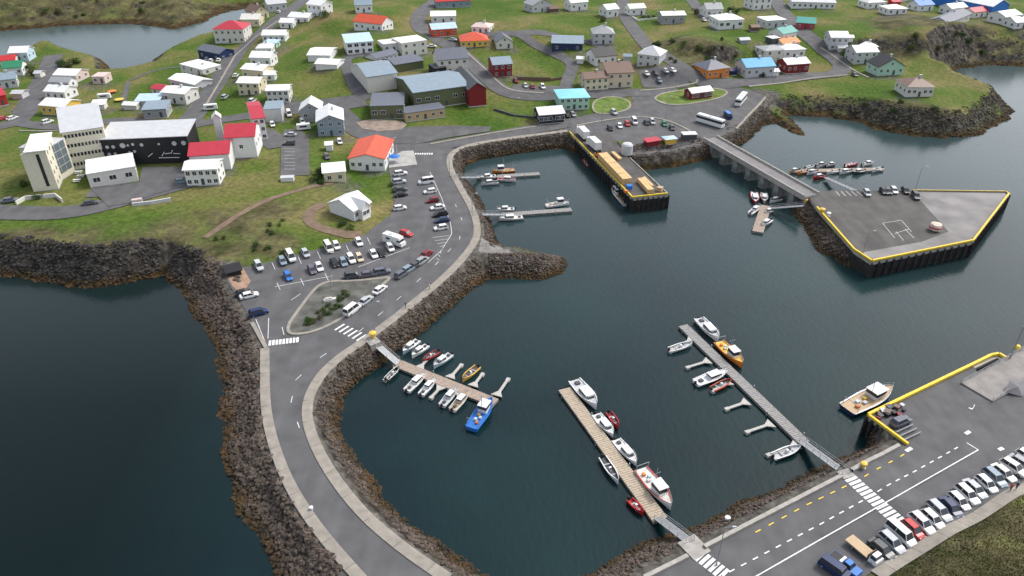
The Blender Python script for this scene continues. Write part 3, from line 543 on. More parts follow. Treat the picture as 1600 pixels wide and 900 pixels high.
# ------------------------------------------------------------------ buildings
WINM = [GLASS, cm('white')]
def winmesh(w_, h_):
    m = MB(); m.box((-w_/2,-.05,-h_/2), (w_/2,.02,h_/2), 0); f = .09
    for a, b in (((-w_/2-f,-.09,-h_/2-f), (w_/2+f,.02,-h_/2)), ((-w_/2-f,-.09,h_/2), (w_/2+f,.02,h_/2+f)), ((-w_/2-f,-.085,-h_/2), (-w_/2,.02,h_/2)), ((w_/2,-.085,-h_/2), (w_/2+f,.02,h_/2)), ((-.04,-.08,-h_/2), (.04,.02,h_/2))): m.box(a, b, 1)
    return m.me('window', WINM)
WSTD = winmesh(1.15, 1.25); WBIG = winmesh(1.9, 1.4)
DOORM = MB().box((-.5,-.07,0), (.5,.02,2.1)).me('door', cm('darkgrey'))
CHIM = MB().box((-.4,-.4,-1), (.4,.4,1.1)).box((-.5,-.5,1.1), (.5,.5,1.25)).me('chimney', cm('lightgrey'))
def roofmesh(kind, w_, d_, h, rh, ov=.45, th=.22):
    m = MB(); X0, X1, Y0, Y1 = -ov, w_+ov, -ov, d_+ov
    def slab(pts):
        n = len(pts); m.add(list(pts)+[(x, y, z+th) for x, y, z in pts], [tuple(range(n))[::-1], tuple(range(n, 2*n))]+[(i, (i+1) % n, n+(i+1) % n, n+i) for i in range(n)])
    if kind == 'gx':
        k = rh/(d_/2)*ov; slab([(X0,Y0,h-k),(X1,Y0,h-k),(X1,d_/2,h+rh),(X0,d_/2,h+rh)]); slab([(X0,d_/2,h+rh),(X1,d_/2,h+rh),(X1,Y1,h-k),(X0,Y1,h-k)])
    elif kind == 'gy':
        k = rh/(w_/2)*ov; slab([(X0,Y0,h-k),(w_/2,Y0,h+rh),(w_/2,Y1,h+rh),(X0,Y1,h-k)]); slab([(w_/2,Y0,h+rh),(X1,Y0,h-k),(X1,Y1,h-k),(w_/2,Y1,h+rh)])
    elif kind == 'hip':
        a = min(w_, d_)/2; z = h+.02
        if w_ >= d_: p, q = (X0+a+ov, d_/2, h+rh), (X1-a-ov, d_/2, h+rh)
        else: p, q = (w_/2, Y0+a+ov, h+rh), (w_/2, Y1-a-ov, h+rh)
        c = [(X0,Y0,z),(X1,Y0,z),(X1,Y1,z),(X0,Y1,z)]
        fs = [(0,1,5,4),(1,2,5),(2,3,4,5),(3,0,4)] if w_ >= d_ else [(0,1,4),(1,2,5,4),(2,3,5),(3,0,4,5)]
        m.add(c+[p, q], fs+[(3,2,1,0)])
    elif kind == 'shed': slab([(X0,Y0,h),(X1,Y0,h),(X1,Y1,h+rh),(X0,Y1,h+rh)])
    else:
        slab([(X0+.3,Y0+.3,h),(X1-.3,Y0+.3,h),(X1-.3,Y1-.3,h),(X0+.3,Y1-.3,h)])
    return m
def house(name, label, x0, y0, x1, y1, d_, h, kind, rh, wall, roof, cols=3, floors=0, cat='house', group=None, wins=True, door=True, chim=False, big=False, base=None):
    a = G(x0, y0); b = G(x1, y1); dv = (b-a).xy; w_ = dv.length; rz = math.atan2(dv.y, dv.x); z = min(a.z, b.z)
    e = empty(name, (a.x, a.y, z), rz); tag(e, label, cat, group)
    m = MB(); F = -2.0
    if kind == 'gx': m.add([(0,0,F),(w_,0,F),(w_,d_,F),(0,d_,F),(0,0,h),(w_,0,h),(w_,d_,h),(0,d_,h),(0,d_/2,h+rh),(w_,d_/2,h+rh)], [(0,1,5,4),(2,3,7,6),(1,2,6,9,5),(3,0,4,8,7)])
    elif kind == 'gy': m.add([(0,0,F),(w_,0,F),(w_,d_,F),(0,d_,F),(0,0,h),(w_,0,h),(w_,d_,h),(0,d_,h),(w_/2,0,h+rh),(w_/2,d_,h+rh)], [(0,1,5,8,4),(2,3,7,9,6),(1,2,6,5),(3,0,4,7)])
    elif kind == 'shed': m.add([(0,0,F),(w_,0,F),(w_,d_,F),(0,d_,F),(0,0,h),(w_,0,h),(w_,d_,h+rh),(0,d_,h+rh)], [(0,1,5,4),(2,3,7,6),(1,2,6,5),(3,0,4,7)])
    else: m.add([(0,0,F),(w_,0,F),(w_,d_,F),(0,d_,F),(0,0,h),(w_,0,h),(w_,d_,h),(0,d_,h)], [(0,1,5,4),(2,3,7,6),(1,2,6,5),(3,0,4,7),(4,5,6,7)])
    m.build('walls', cm(wall), e)
    MB().box((-.04,-.04,F-.1), (w_+.04,d_+.04,.35)).build('plinth', cm(base or 'lightgrey'), e)
    r = roofmesh(kind, w_, d_, h, rh).build('roof', mat('roof_'+roof, COL[roof], .5, .07, .5), e)
    if chim: ob('chimney', CHIM, r, (w_*.62, d_*.5, h+rh*.9))
    floors = floors or max(1, int(h/2.6)); wm = WBIG if big else WSTD
    if wins:
        for f in range(floors):
            zz = h*(f+.55)/floors
            for c in range(cols):
                xx = w_*(c+.5)/cols
                if door and f == 0 and c == cols//2: ob('door', DOORM, e, (xx, 0, .35)); continue
                ob('window', wm, e, (xx, 0, zz))
            n = max(1, int(d_/3.6))
            for c in range(n):
                yy = d_*(c+.5)/n
                if x0+x1 > 1600: ob('window', WSTD, e, (0, yy, zz), -math.pi/2)
                else: ob('window', WSTD, e, (w_, yy, zz), math.pi/2)
        if kind == 'gy' and rh > 1.6: ob('window', WSTD, e, (w_/2, 0, h+rh*.35), 0, (.8, 1, .8))
    return e
H = [ # label tail, x0,y0,x1,y1, depth,h,kind,rh,wall,roof,cols, extras
('white roofed pale blue house at the inlet shore end of the west street',18,97,46,96,9,4.5,'gx',2,'lightblue','white',3,{}),
('low house with a red roof next to the green roofed house',2,105,26,103,8,3,'gx',1.5,'offwhite','red',2,{}),
('white house with a dark green roof beside a round bush',8,120,37,118,9,4,'gx',2,'white','green',3,{}),
('pale house with a grey green roof on the west street',-4,140,29,136,9,4,'gx',2,'lightgrey','bluegrey',3,{}),
('red house with a red roof on the west street',-16,170,14,164,9,4.5,'gx',2,'red','crimson',2,{}),
('pinkish bungalow with a wide white roof near the inlet point',87,128,121,129,10,3.2,'gx',1.6,'pink','white',4,{}),
('small white house with a grey roof between two white roofs',80,138,110,139,6,3,'gx',1.4,'white','grey',3,{}),
('white cottage with white roof just behind the orange walled house',73,155,104,157,8,3.6,'gx',1.6,'white','white',3,{}),
('orange walled house with a plain white roof',67,179,104,181,9,4,'gx',1.5,'yellow','white',4,{}),
('lone pinkish flat roofed shed on the lawn by the inlet',146,131,165,131,7,3.2,'flat',0,'pink','pink',2,dict(cat='shed')),
('small white roofed shed on the lawn behind the hotel',145,173,164,171,5,2.2,'shed',.6,'offwhite','white',0,dict(cat='shed',wins=False)),
('white two storey house nearest the dark blue house',285,118,318,119,10,5.4,'flat',0,'offwhite','white',3,{}),
('white house with pale grey walls beside the small red roof',268,139,306,141,9,4.6,'gx',1.2,'lightgrey','white',4,{}),
('white house with cream walls by the main street bend',256,161,292,164,9,4.6,'gx',1.2,'offwhite','white',3,{}),
('little garage with a red roof beside the white houses',238,147,259,147,6,2.6,'gx',1,'offwhite','crimson',2,dict(door=False)),
('long shed with a pale blue roof behind the grey garage',214,169,250,167,7,2.8,'shed',.8,'lightgrey','lightblue',3,dict(cat='shed')),
('grey flat roofed garage behind the hotel',226,186,262,184,9,3.6,'shed',.6,'grey','bluegrey',2,dict(cat='garage')),
('dark navy house by the main street',312,93,344,93,9,5,'gx',1.6,'navy','slate',3,{}),
('large white house with a crimson hipped roof above the inlet',337,68,383,66,14,7.5,'hip',3.2,'offwhite','crimson',5,{}),
('cream house behind the crimson roofed house',378,43,406,41,10,4.5,'gx',2,'cream','offwhite',3,{}),
('cream gabled house with a brown roof by the inlet head',400,31,421,27,11,4,'gy',3,'cream','brown',2,{}),
('lilac grey house at the head of the main street',420,19,449,16,10,4.5,'gx',2.4,'lightgrey','lightgrey',3,{}),
('white house on the hill foot, uppermost in the street row',452,36,482,34,9,3.6,'gx',1.6,'white','white',3,{}),
('white cottage with a dark red base in the street row',438,45,458,44,8,3.4,'gx',1.5,'white','white',2,dict(base='darkred')),
('long white bungalow with a greenish lean-to in the street row',411,66,446,65,9,3.6,'gx',1.6,'white','white',4,{}),
('small greenish annex in front of the long white bungalow',414,75,432,75,5,2.6,'shed',.5,'mint','lightblue',2,dict(cat='annex')),
('white cottage with a hipped roof in the street row',402,87,425,86,8,3.6,'hip',1.8,'white','white',3,{}),
('white house with twin roof slopes in the street row',393,105,424,105,9,4.6,'gx',1.8,'white','white',3,{}),
('white house with cream front in the street row',380,125,412,126,9,5,'gx',1.2,'cream','white',3,{}),
('cream two storey house lowest in the street row',374,149,406,147,9,5.4,'gx',1.2,'cream','white',3,{}),
('tiny white outbuilding on the lawn behind the cream house',414,127,430,126,5,2.8,'gx',1,'white','white',1,dict(cat='outbuilding',door=False)),
('white two storey house with blue end wall by the street corner',419,162,453,161,8,5.4,'gx',1,'offwhite','white',4,{}),
('tall white house at the hilltop bend',482,26,503,25,10,7,'gx',2,'white','white',3,{}),
('white ribbed hall on the green hill, upper half',482,97,516,95,14,3.2,'gx',1.2,'white','white',0,dict(cat='hall',wins=False)),
('white ribbed hall on the green hill, lower half',494,110,527,108,9,3.0,'gx',1.1,'white','white',0,dict(cat='hall',wins=False)),
('modern white house with a tilted roof on the hill edge',543,86,584,82,12,5.5,'shed',1.4,'white','lightblue',4,dict(big=True)),
('white house with orange red cross gabled roof on the hill',554,48,597,48,11,5,'gx',2.8,'white','orangered',5,{}),
('white house with a slate blue roof above the hill',556,21,582,20,10,4.5,'gx',2.4,'white','bluegrey',3,{}),
('pale flat roofed house behind the slate roofed bungalow',600,81,632,79,9,4,'flat',0,'lightgrey','offwhite',3,{}),
('bungalow with a slate roof and row of dark windows',588,96,622,93,8,3,'gx',1.4,'white','slate',5,{}),
('white two storey block with a flat roof at the bend',629,88,668,84,12,6.5,'flat',0,'offwhite','white',3,{}),
('white gabled house with dark trim and black timber base',686,118,732,114,11,7,'gx',3.4,'offwhite','slate',4,dict(base='black')),
('black timber annex behind the culture hall',680,121,698,119,8,4,'flat',0,'black','darkgrey',2,dict(cat='annex')),
('yellow based house with a salmon red roof above the lawn',720,75,763,72,12,3.4,'hip',3,'yellow','orangered',5,{}),
('white bungalow with a faded pink roof behind the salmon roof',737,52,764,51,9,3.4,'hip',1.6,'white','pink',3,{}),
('orange red building with a pale blue roof by the street',676,58,714,56,10,4,'gx',1.8,'orangered','lightblue',4,{}),
('white hall with a broad white roof above the red building',674,37,712,36,11,4,'gx',1.6,'white','white',3,{}),
('long house with red and purple roof at the street top',682,13,736,11,10,4,'gx',2,'bluegrey','red',5,{}),
('small gabled house with a slate roof on the round lawn',776,77,801,76,9,3.6,'gy',2.6,'offwhite','slate',2,{}),
('dark red house with white corner and slate roof on the lawn',771,121,800,120,10,6,'gx',2,'darkred','bluegrey',3,{}),
('navy workshop with a pale grey roof',862,82,910,79,16,4.6,'gx',1.6,'navy','bluegrey',3,dict(cat='workshop')),
('pale grey house with a pyramid roof beside the workshop',926,70,959,68,11,5.5,'hip',3.2,'lightgrey','grey',3,{}),
('grey gabled house on the ridge above the meadow',832,20,862,18,10,4.6,'gy',3,'lightgrey','grey',3,{}),
('white house on the ridge beside a blue roof',892,18,918,16,9,5,'gx',2,'white','white',3,{}),
('white house at the ridge end by the hill street',948,28,966,26,9,4.5,'gx',2,'white','white',2,{}),
('white house with a black roof behind the brown roofed block',930,104,962,100,10,4.5,'gx',2.6,'white','black',3,{}),
('tall cream block with a brown gable roof',948,138,988,136,17,6.6,'gx',2.6,'beige','brown',3,{}),
('yellow house with two rows of dark windows',914,142,950,140,9,5.4,'gx',1.6,'cream','brown',4,dict(door=False)),
('mint green building with a sky blue stepped roof',874,173,920,171,12,5.2,'hip',1.2,'mint','skyblue',5,{}),
('white roofed cafe with black window posts by the main street',843,195,881,192,9,4,'gx',1.6,'black','white',6,dict(cat='cafe',big=True)),
('lilac grey house with a hipped roof above the small car park',995,104,1029,102,11,6,'hip',3.2,'lightgrey','lightgrey',3,{}),
('grey walled house with a bright white roof in a hedged garden',1034,38,1070,36,10,4.6,'gx',1.2,'grey','white',3,{}),
('small white house with a dark green hedge garden',984,25,1008,23,8,4,'gx',1.8,'white','offwhite',2,{}),
('pale grey gabled house above the big white villa',1103,28,1128,26,10,4.6,'gx',2.4,'white','grey',3,{}),
('big white villa with a broad hip on the scrub hill',1122,47,1160,45,12,5,'hip',2.2,'white','white',4,dict(big=True)),
('white tall house at the hilltop street',1176,16,1204,14,10,6,'gx',1,'white','white',3,{}),
('white long row hall with low roof on the hilltop',1236,14,1304,14,12,4,'gx',1,'white','lightgrey',8,dict(cat='hall')),
('house with a wide flat white roof near the brown shed',1196,45,1227,43,10,4,'flat',0,'lightgrey','white',3,{}),
('small house with a teal roof by the hill street',1222,65,1243,63,9,4.5,'gx',2,'white','teal',2,{}),
('tiny white roofed shed over a dark wall',1205,70,1218,69,5,3,'flat',0,'darkgrey','white',1,dict(cat='shed',wins=False)),
('low house with an orange roof between white houses',1222,77,1248,75,8,3,'gx',1.4,'offwhite','orange',3,{}),
('white house with pale mint roof above the red walled house',1224,93,1256,91,10,4.6,'hip',1.8,'white','white',3,{}),
('pale cream cube house with grey roof and four windows',1193,98,1222,97,9,6,'hip',1.4,'offwhite','grey',2,dict(door=False)),
('red walled house with white base and white roof',1228,116,1262,114,9,4.6,'gx',1.6,'darkred','white',4,dict(base='white')),
('pale house with a bright blue roof on the shore street',1164,122,1208,120,11,5,'gx',2.4,'lightgrey','azure',4,{}),
('orange house with a slate hip roof on the corner',1104,124,1138,121,11,4.6,'hip',3,'orange','slate',4,{}),
('reddish house with a green roof below the long hall',1243,46,1272,45,9,3.6,'gx',2,'crimson','teal',3,{}),
('tourist kiosk with a white roof and maroon walls on the island',1080,157,1112,153,6,3.2,'gx',1.2,'darkred','white',5,dict(cat='kiosk')),
('white tiered house above the street hairpin',1295,79,1323,77,10,6.4,'gx',1.8,'lightgrey','white',3,{}),
('small white house on the slope behind the hairpin',1348,74,1372,72,8,3.6,'hip',1.4,'white','white',2,{}),
('pale grey two storey house with white roof by the hairpin',1334,101,1368,99,10,5.8,'gx',2,'lightgrey','white',3,{}),
('pale mint house with twin black gables on the headland',1370,119,1410,117,10,4.2,'gy',3.4,'mint','black',4,{}),
('lone white house with a brown hipped roof on the headland',1414,152,1456,151,11,4.4,'hip',2.6,'offwhite','brown',5,{}),
('pale house with a broad lilac roof on the cliff plateau',1354,14,1382,13,9,3.6,'hip',1.8,'white','lightgrey',3,{}),
('white bungalow with a pointed white roof on the cliff plateau',1386,24,1416,22,9,3.4,'hip',1.6,'white','white',3,{}),
('house with a blue roof on the cliff plateau',1434,18,1457,17,9,3.6,'gx',2,'white','blue',2,{}),
('house with a black roof on the cliff plateau',1482,35,1514,33,10,4,'gx',2,'offwhite','slate',3,{}),
('white roofed house behind the black roof on the plateau',1484,24,1508,22,8,4,'gx',1.8,'white','white',3,{}),
('red roofed shed beside the blue warehouse',1520,29,1545,26,8,3.4,'gx',1.6,'white','crimson',3,dict(cat='shed')),
('warehouse with blue gable and long white roof by the sea',1546,27,1572,24,40,6,'gy',3,'blue','white',2,dict(cat='warehouse',wins=False)),
('white shed with black openings beside the blue warehouse',1567,39,1592,36,10,4.6,'gx',1.8,'white','white',4,dict(cat='shed')),
('white roofed house at the plateau shore',1584,46,1612,44,9,3.6,'gx',1.8,'white','white',3,{}),
('grey flat box building behind the parish hall',415,191,442,190,10,5.2,'flat',0,'lightgrey','bluegrey',0,dict(cat='building',wins=False)),
('white gabled house with grey lower wall in the old lane',471,191,503,190,9,5,'gy',2.6,'grey','white',2,{}),
('blue grey house with a wide white gable roof in the old lane',498,213,539,212,13,6.2,'gy',2.2,'bluegrey','white',3,{}),
('white walled restaurant with an orange red ribbed roof',547,265,602,268,18,4.6,'gy',1.6,'white','orangered',5,dict(cat='restaurant')),
('cream shed with white roof below the restaurant',507,284,541,285,8,4,'gx',.6,'cream','white',2,dict(cat='shed',door=False)),
('white two storey house with white roof in front of the church',293,291,344,289,8,5.6,'gx',1.2,'white','white',5,{}),
('white hall with a crimson roof beside the bell tower',301,268,362,265,12,5.8,'gx',2.2,'white','crimson',3,dict(cat='hall',wins=False)),
('tall white church building with a crimson roof',358,248,403,246,13,7.8,'gx',2.4,'white','crimson',1,dict(cat='church',floors=1,door=False)),
('white three storey wing with crimson roof behind the church',401,220,419,218,20,8.4,'gx',1.6,'white','crimson',2,dict(cat='building',door=False)),
('white flat roofed hall in front of the hotel',142,294,217,283,13,5,'flat',0,'offwhite','white',3,dict(cat='hall',door=False,big=True)),
]
cw = {'hip':'', 'gx':'', 'gy':'', 'flat':'', 'shed':''}
for t in H:
    ex = dict(t[12]); nm = {'house': 'house'}.get(ex.get('cat', 'house'), ex.get('cat', 'house'))
    house(nm, t[0], *t[1:12], chim=(t[6] > 3.3 and ex.get('cat') is None and rnd.random() < .5), **ex)
YR = np.zeros(GX.shape)
for t in H:
    for k in range(2):
        p = G((t[1]+t[3])/2+rnd.uniform(-22, 22), (t[2]+t[4])/2+rnd.uniform(-3, 5)); r = rnd.uniform(3.5, 7)
        YR = np.maximum(YR, np.exp(-((GX-p.x)**2+(GY-p.y)**2)/(r*r)))
tm.attributes['bare'].data.foreach_set('value', np.maximum(BARE, np.clip((YR-.4+(vnoise(GX, GY, 3.5, 12)-.5)*.8)*2.5, 0, .55)).ravel().astype(np.float32))
# the white harbour house: main block with a cross gable
hh = house('house', 'white house with crossed gables beside the dirt path and car park', 554, 346, 580, 333, 10, 3.7, 'gx', 2.3, 'white', 'white', 3)
dvw = (G(580,333)-G(554,346)).xy.length
rm = MB(); hw = dvw*.46
rm.add([(dvw*.27,-1.6,-2),(dvw*.73,-1.6,-2),(dvw*.73,6,-2),(dvw*.27,6,-2),(dvw*.27,-1.6,3.7),(dvw*.73,-1.6,3.7),(dvw*.73,5,3.7),(dvw*.27,5,3.7),(dvw*.5,-1.6,5.7),(dvw*.5,5,5.7)], [(0,1,5,8,4),(1,2,6,5),(3,0,4,7)]); rm.build('gable_bay', cm('white'), hh)
rr = roofmesh('gy', hw, 6.2, 3.75, 2.0, .35).build('bay_roof', mat('roof_white', COL['white'], .5), hh); rr.location = (dvw*.27, -1.6, 0)
for xx in (.4, .6): ob('window', WSTD, hh, (dvw*xx, -1.6, 2.2))
# hotel: stepped white wing, glazed link, white block with window rows, black wing
hotel = house('hotel', 'white stepped hotel block with rows of small dark windows', 116, 266, 178, 256, 16, 13, 'shed', 3.5, 'ivory', 'lightgrey', 11, 4, 'hotel', wins=False)
hw_ = (G(178,256)-G(116,266)).xy.length; wsl = MB().box((-.35,-.06,-.55), (.35,.05,.55)).me('window', GLASS)
for f in range(4):
    for c in range(11): ob('window', wsl, hotel, (hw_*(c+.6)/11.5, 0, 2+f*3.2))
wing = house('hotel_wing', 'tall white hotel wing with a sawtooth balcony side', 62, 299, 92, 296, 13, 13, 'shed', 1.0, 'ivory', 'white', 2, 4, 'hotel wing', wins=False)
ww = (G(92,296)-G(62,299)).xy.length
for k in range(5): MB().add([(-1.6,.0,0),(0,0,0),(0,2.5,0),(-1.6,0,12.6-k*.2),(0,0,12.6-k*.2),(0,2.5,12.6-k*.2)], [(0,1,4,3),(0,3,5,2),(3,4,5),(0,2,1)]).build('balcony_bay', cm('ivory'), wing, (0, k*2.6, 0))
MB().box((ww*.45,-.08,1.5), (ww*.62,.05,12)).build('stair_window', GLASS, wing)
for f in range(4):
    for c in range(3): ob('window', wsl, wing, (ww, 2+c*3.6, 2+f*3.2), math.pi/2)
gl = house('glazed_link', 'glass fronted stair link between the white hotel blocks', 91, 285, 118, 268, 9, 11.5, 'flat', 0, 'ivory', 'lightgrey', 2, 1, 'glazed link', wins=False)
gw_ = (G(118,268)-G(91,285)).xy.length
for i in range(3):
    for j in range(4): MB().box((gw_*(.1+.28*i),-.1,2+j*2.4), (gw_*(.1+.28*i+.25),.04,4.2+j*2.4)).build('pane', mat('curtain_glass', (.12,.15,.17), .1, .1, 1, 0, .6), gl)
blk = house('black_hall', 'long black clad building with white wall art and a pale roof', 168, 258, 301, 254, 13, 9.5, 'shed', 1.2, 'black', 'lightgrey', 0, 1, 'building', wins=False, base='black')
bw_ = (G(301,254)-G(168,258)).xy.length
for k, (u, v, s) in enumerate([(.06,.72,.6),(.13,.72,.6),(.06,.45,.6),(.13,.45,.6),(.08,.2,.5),(.15,.2,.5),(.24,.75,.9),(.3,.75,.4),(.36,.78,.5),(.3,.5,.4),(.36,.52,.5),(.46,.75,.6),(.66,.75,.4),(.84,.75,.8),(.95,.75,.8)]):
    MB().lathe([(s,0),(s,.05)], 10).build('round_window', cm('lightgrey'), blk, (bw_*u, -.06, 9.5*v)).rotation_euler = (math.pi/2, 0, 0)
for (u0, v0, u1, v1) in ((.66,.3,.7,.45),(.7,.38,.78,.4),(.78,.4,.8,.5),(.8,.38,.88,.36),(.62,.24,.86,.22),(.5,.3,.56,.42)):
    MB().bar((bw_*u0,-.08,9.5*v0), (bw_*u1,-.08,9.5*v1), .12).build('wall_art', cm('white'), blk)
tw = house('bell_tower', 'slender white church bell tower between two crimson roofs', 343, 232, 354, 231, 3, 11.5, 'gy', 1.2, 'white', 'white', 1, 3, 'bell tower', wins=False)
# culture hall group
house('sports_hall', 'white sports hall with a large slate blue gable roof', 576, 146, 622, 138, 22, 7, 'gx', 2.6, 'offwhite', 'bluegrey', 4, 1, 'sports hall', wins=False)
house('culture_hall', 'green walled culture hall under a broad blue grey sheet roof', 648, 173, 733, 161, 24, 7.5, 'gx', 2.2, 'olive', 'bluegrey', 6, 1, 'hall', big=True)
house('hall_annex', 'dark flat roofed annex with brown green walls by the lane', 580, 187, 632, 186, 17, 5.6, 'flat', 0, 'olive', 'slate', 4, 1, 'annex', big=True)
house('hall_porch', 'pinkish concrete entrance porch of the culture hall', 634, 191, 696, 183, 8, 3.6, 'flat', 0, 'tan', 'slate', 5, 1, 'porch')
house('red_gable_hall', 'dark red gabled hall end with a black ridge roof', 733, 168, 760, 165, 26, 7.5, 'gy', 2.6, 'darkred', 'darkgrey', 2, 1, 'hall', wins=False)
house('purple_roof_hall', 'low hall with a lilac grey roof behind the culture hall', 618, 113, 662, 108, 12, 4, 'gx', 1, 'olive', 'slate', 0, 1, 'hall', wins=False)
# small stalls and stores
house('food_stall', 'red food stall with black shutters at the pier car park', 1011, 230, 1030, 229, 2.6, 2.4, 'shed', .3, 'darkred', 'crimson', 0, 1, 'stall', wins=False)
house('food_stall', 'turquoise roofed food stall with yellow front at the car park', 1040, 227, 1056, 226, 3, 2.4, 'hip', .5, 'yellow', 'lightblue', 0, 1, 'stall', wins=False)
house('food_trailer', 'white topped dark catering trailer near the bridge head', 1067, 219, 1088, 220, 3, 2.4, 'flat', 0, 'darkgrey', 'white', 0, 1, 'trailer', wins=False)
house('bin_store', 'small white walled bin store at the car park end', 439, 284, 459, 284, 2, 1.3, 'flat', 0, 'white', 'lightgrey', 0, 1, 'bin store', wins=False)
house('black_shed', 'low black tarpaulin shed beside the reddish gravel', 356, 434, 378, 430, 4, 1.8, 'gx', .9, 'black', 'black', 0, 1, 'shed', wins=False, base='black')
tk = MB().lathe([(2.1,0),(2.1,3.4),(1.6,3.9),(.2,4.1)], 16).build('storage_tank', cm('lightgrey'), None, (*P(979,240,QZ), QZ-.05)); tag(tk, 'round pale storage tank at the root of the cargo pier', 'tank'); MB().bar((2.15,0,0), (2.15,0,3.6), .08).build('ladder', METAL, tk)
def wall_thing(label, px, h, th, c, name='garden_wall', cat='wall'):
    L = [G(*p) for p in px]; e = empty(name, L[0]); tag(e, label, cat)
    for a, b in zip(L, L[1:]):
        d = (b-a).xy; MB().box((0,-th/2,-.6), (d.length,th/2,h)).build('wall_section', cm(c), e, a-L[0], math.atan2(d.y, d.x))
wall_thing('white curved wall at the hotel entrance', [(26,320),(40,312),(88,308),(98,316)], 1.2, .4, 'offwhite'); wall_thing('long pale retaining wall on the dry grass slope', [(207,322),(236,319),(268,314)], 1.0, .6, 'lightgrey'); wall_thing('pink salmon bench block at end of the retaining wall', [(207,318),(223,316)], 1.3, 1.2, 'pink', 'bench_block', 'bench')
wall_thing('white garden wall of the hedged grey house', [(988,28),(996,33),(1026,29)], 1.0, .4, 'white'); wall_thing('dark wooden fence on the lawn of the dark red house', [(804,124),(860,127),(878,124)], 1.2, .2, 'brown', 'fence', 'fence'); wall_thing('stone wall on the lawn above the main street', [(772,172),(800,181),(836,185)], .8, .6, 'darkgrey')

def small(name, label, cat, x, y, parts, rz=0.0, z=None, group=None):
    e = empty(name, G(x, y)+Vector((0, 0, .05)), rz); tag(e, label, cat, group)
    for nm, mb, m in parts: mb.build(nm, m, e)
for x, y, w_, in ((124,271,'beside the glazed link'),(127,277,'in the middle of the hotel lawn'),(121,284,'at the foot of the hotel lawn')):
    small('picnic_table', 'white picnic table '+w_, 'table', x, y, [('top', MB().box((-1.1,-.5,.7), (1.1,.5,.78)), cm('white')), ('bench', MB().box((-1.1,-1,.4), (1.1,-.7,.46)), cm('white')), ('bench', MB().box((-1.1,.7,.4), (1.1,1,.46)), cm('white')), ('leg_frame', MB().box((-.8,-.9,0), (-.7,.9,.4)).box((-.8,-.1,.4), (-.7,.1,.7)), cm('grey')), ('leg_frame', MB().box((.7,-.9,0), (.8,.9,.4)).box((.7,-.1,.4), (.8,.1,.7)), cm('grey'))], .2)
for x, y, c, w_ in ((187,158,'yellow','trampoline with a yellow rim beside the footpath'),(176,145,'orange','small orange trampoline on the lawn by the inlet')):
    small('trampoline', w_, 'trampoline', x, y, [('mat', MB().lathe([(1.5,.8),(1.5,.82)], 14), cm('darkgrey')), ('rim', MB().lathe([(1.5,.72),(1.95,.74),(1.95,.86),(1.5,.86)], 14), cm(c)), ('leg', MB().bar((1.6,0,0), (1.6,0,.75), .05), METAL), ('leg', MB().bar((-1.6,0,0), (-1.6,0,.75), .05), METAL), ('leg', MB().bar((0,-1.6,0), (0,-1.6,.75), .05), METAL)])
small('parasol', 'blue parasol on the restaurant terrace', 'parasol', 617, 254, [('canopy', MB().lathe([(2.2,2.3),(1.2,2.7),(.1,3.0)], 8), cm('blue')), ('pole', MB().bar((0,0,0), (0,0,2.6), .05), METAL)])
small('flagpole', 'white flagpole on the restaurant terrace', 'flagpole', 622, 256, [('pole', MB().bar((0,0,0), (0,0,7), .08, r2=.04), cm('white')), ('base', MB().box((-.4,-.4,0), (.4,.4,.3)), CONC)])
for x, y, c, r_, w_ in ((164,155,'white','white','white caravan on the lawn behind the hotel'),(475,203,'white','lightgrey','white caravan parked at the old lane'),(330,172,'white','white','white caravan beside the street by the bell tower')):
    small('caravan', w_, 'caravan', x, y, [('body', MB().box((-2.6,-1.05,.5), (2.6,1.05,2.4), 0, .12), cm(c)), ('window', MB().box((-1.5,-1.06,1.3), (1.2,-.9,1.9)), GLASS), ('wheel', MB().lathe([(.33,-.1),(.33,.1)], 10), TYRE), ('tow_bar', MB().bar((2.5,0,.5), (3.6,0,.45), .06), METAL)], .3)
for x, y, wd, d, h, wc, rc, w_ in ((204,172,20,4,2.2,'offwhite','white','low white shed beside the footpath junction'),(60,122,9,4,2.2,'offwhite','lightgrey','small pale garage at the west street verge'),(28,155,16,5,2.4,'lightgrey','lightgrey','grey lean-to shed between the west street gardens'),(436,176,12,4,2.4,'darkgrey','darkgrey','dark garage at the back of the old lane'),(515,236,10,3,2.4,'white','white','small white store in the lane beside the blue grey house'),(718,98,12,4,2.5,'lightgrey','white','low white garage beside the street wall'),(906,100,10,4,2.4,'white','white','white boat shed beside the black roofed house'),(980,96,12,4,2.4,'lightgrey','bluegrey','pale garage beside the lilac grey house'),(1180,50,12,5,2.4,'brown','brown','brown timber shed by the scrub hill'),(1164,68,14,4,1.8,'grey','lightgrey','low grey concrete tank on the scrub hill'),(1326,66,12,4,2.4,'white','white','small white garage uphill of the hairpin'),(1316,82,14,4,2.2,'offwhite','white','pale garage beside the tiered white house'),(640,100,14,3,1.4,'white','white','white boat on a trailer behind the culture hall'),(1146,118,10,4,2.2,'navy','navy','dark blue shed between orange house and blue roof'),(1212,120,8,5,2.4,'white','white','white garage beside the blue roofed house'),(866,20,14,4,2.4,'brown','brown','dark hut on the meadow ridge'),(1400,10,12,5,2.6,'red','crimson','red shed on the cliff plateau')):
    house('garden_shed', w_, x-wd/2, y, x+wd/2, y, d, h, 'gx', .7, wc, rc, 1, 1, 'shed', wins=False)

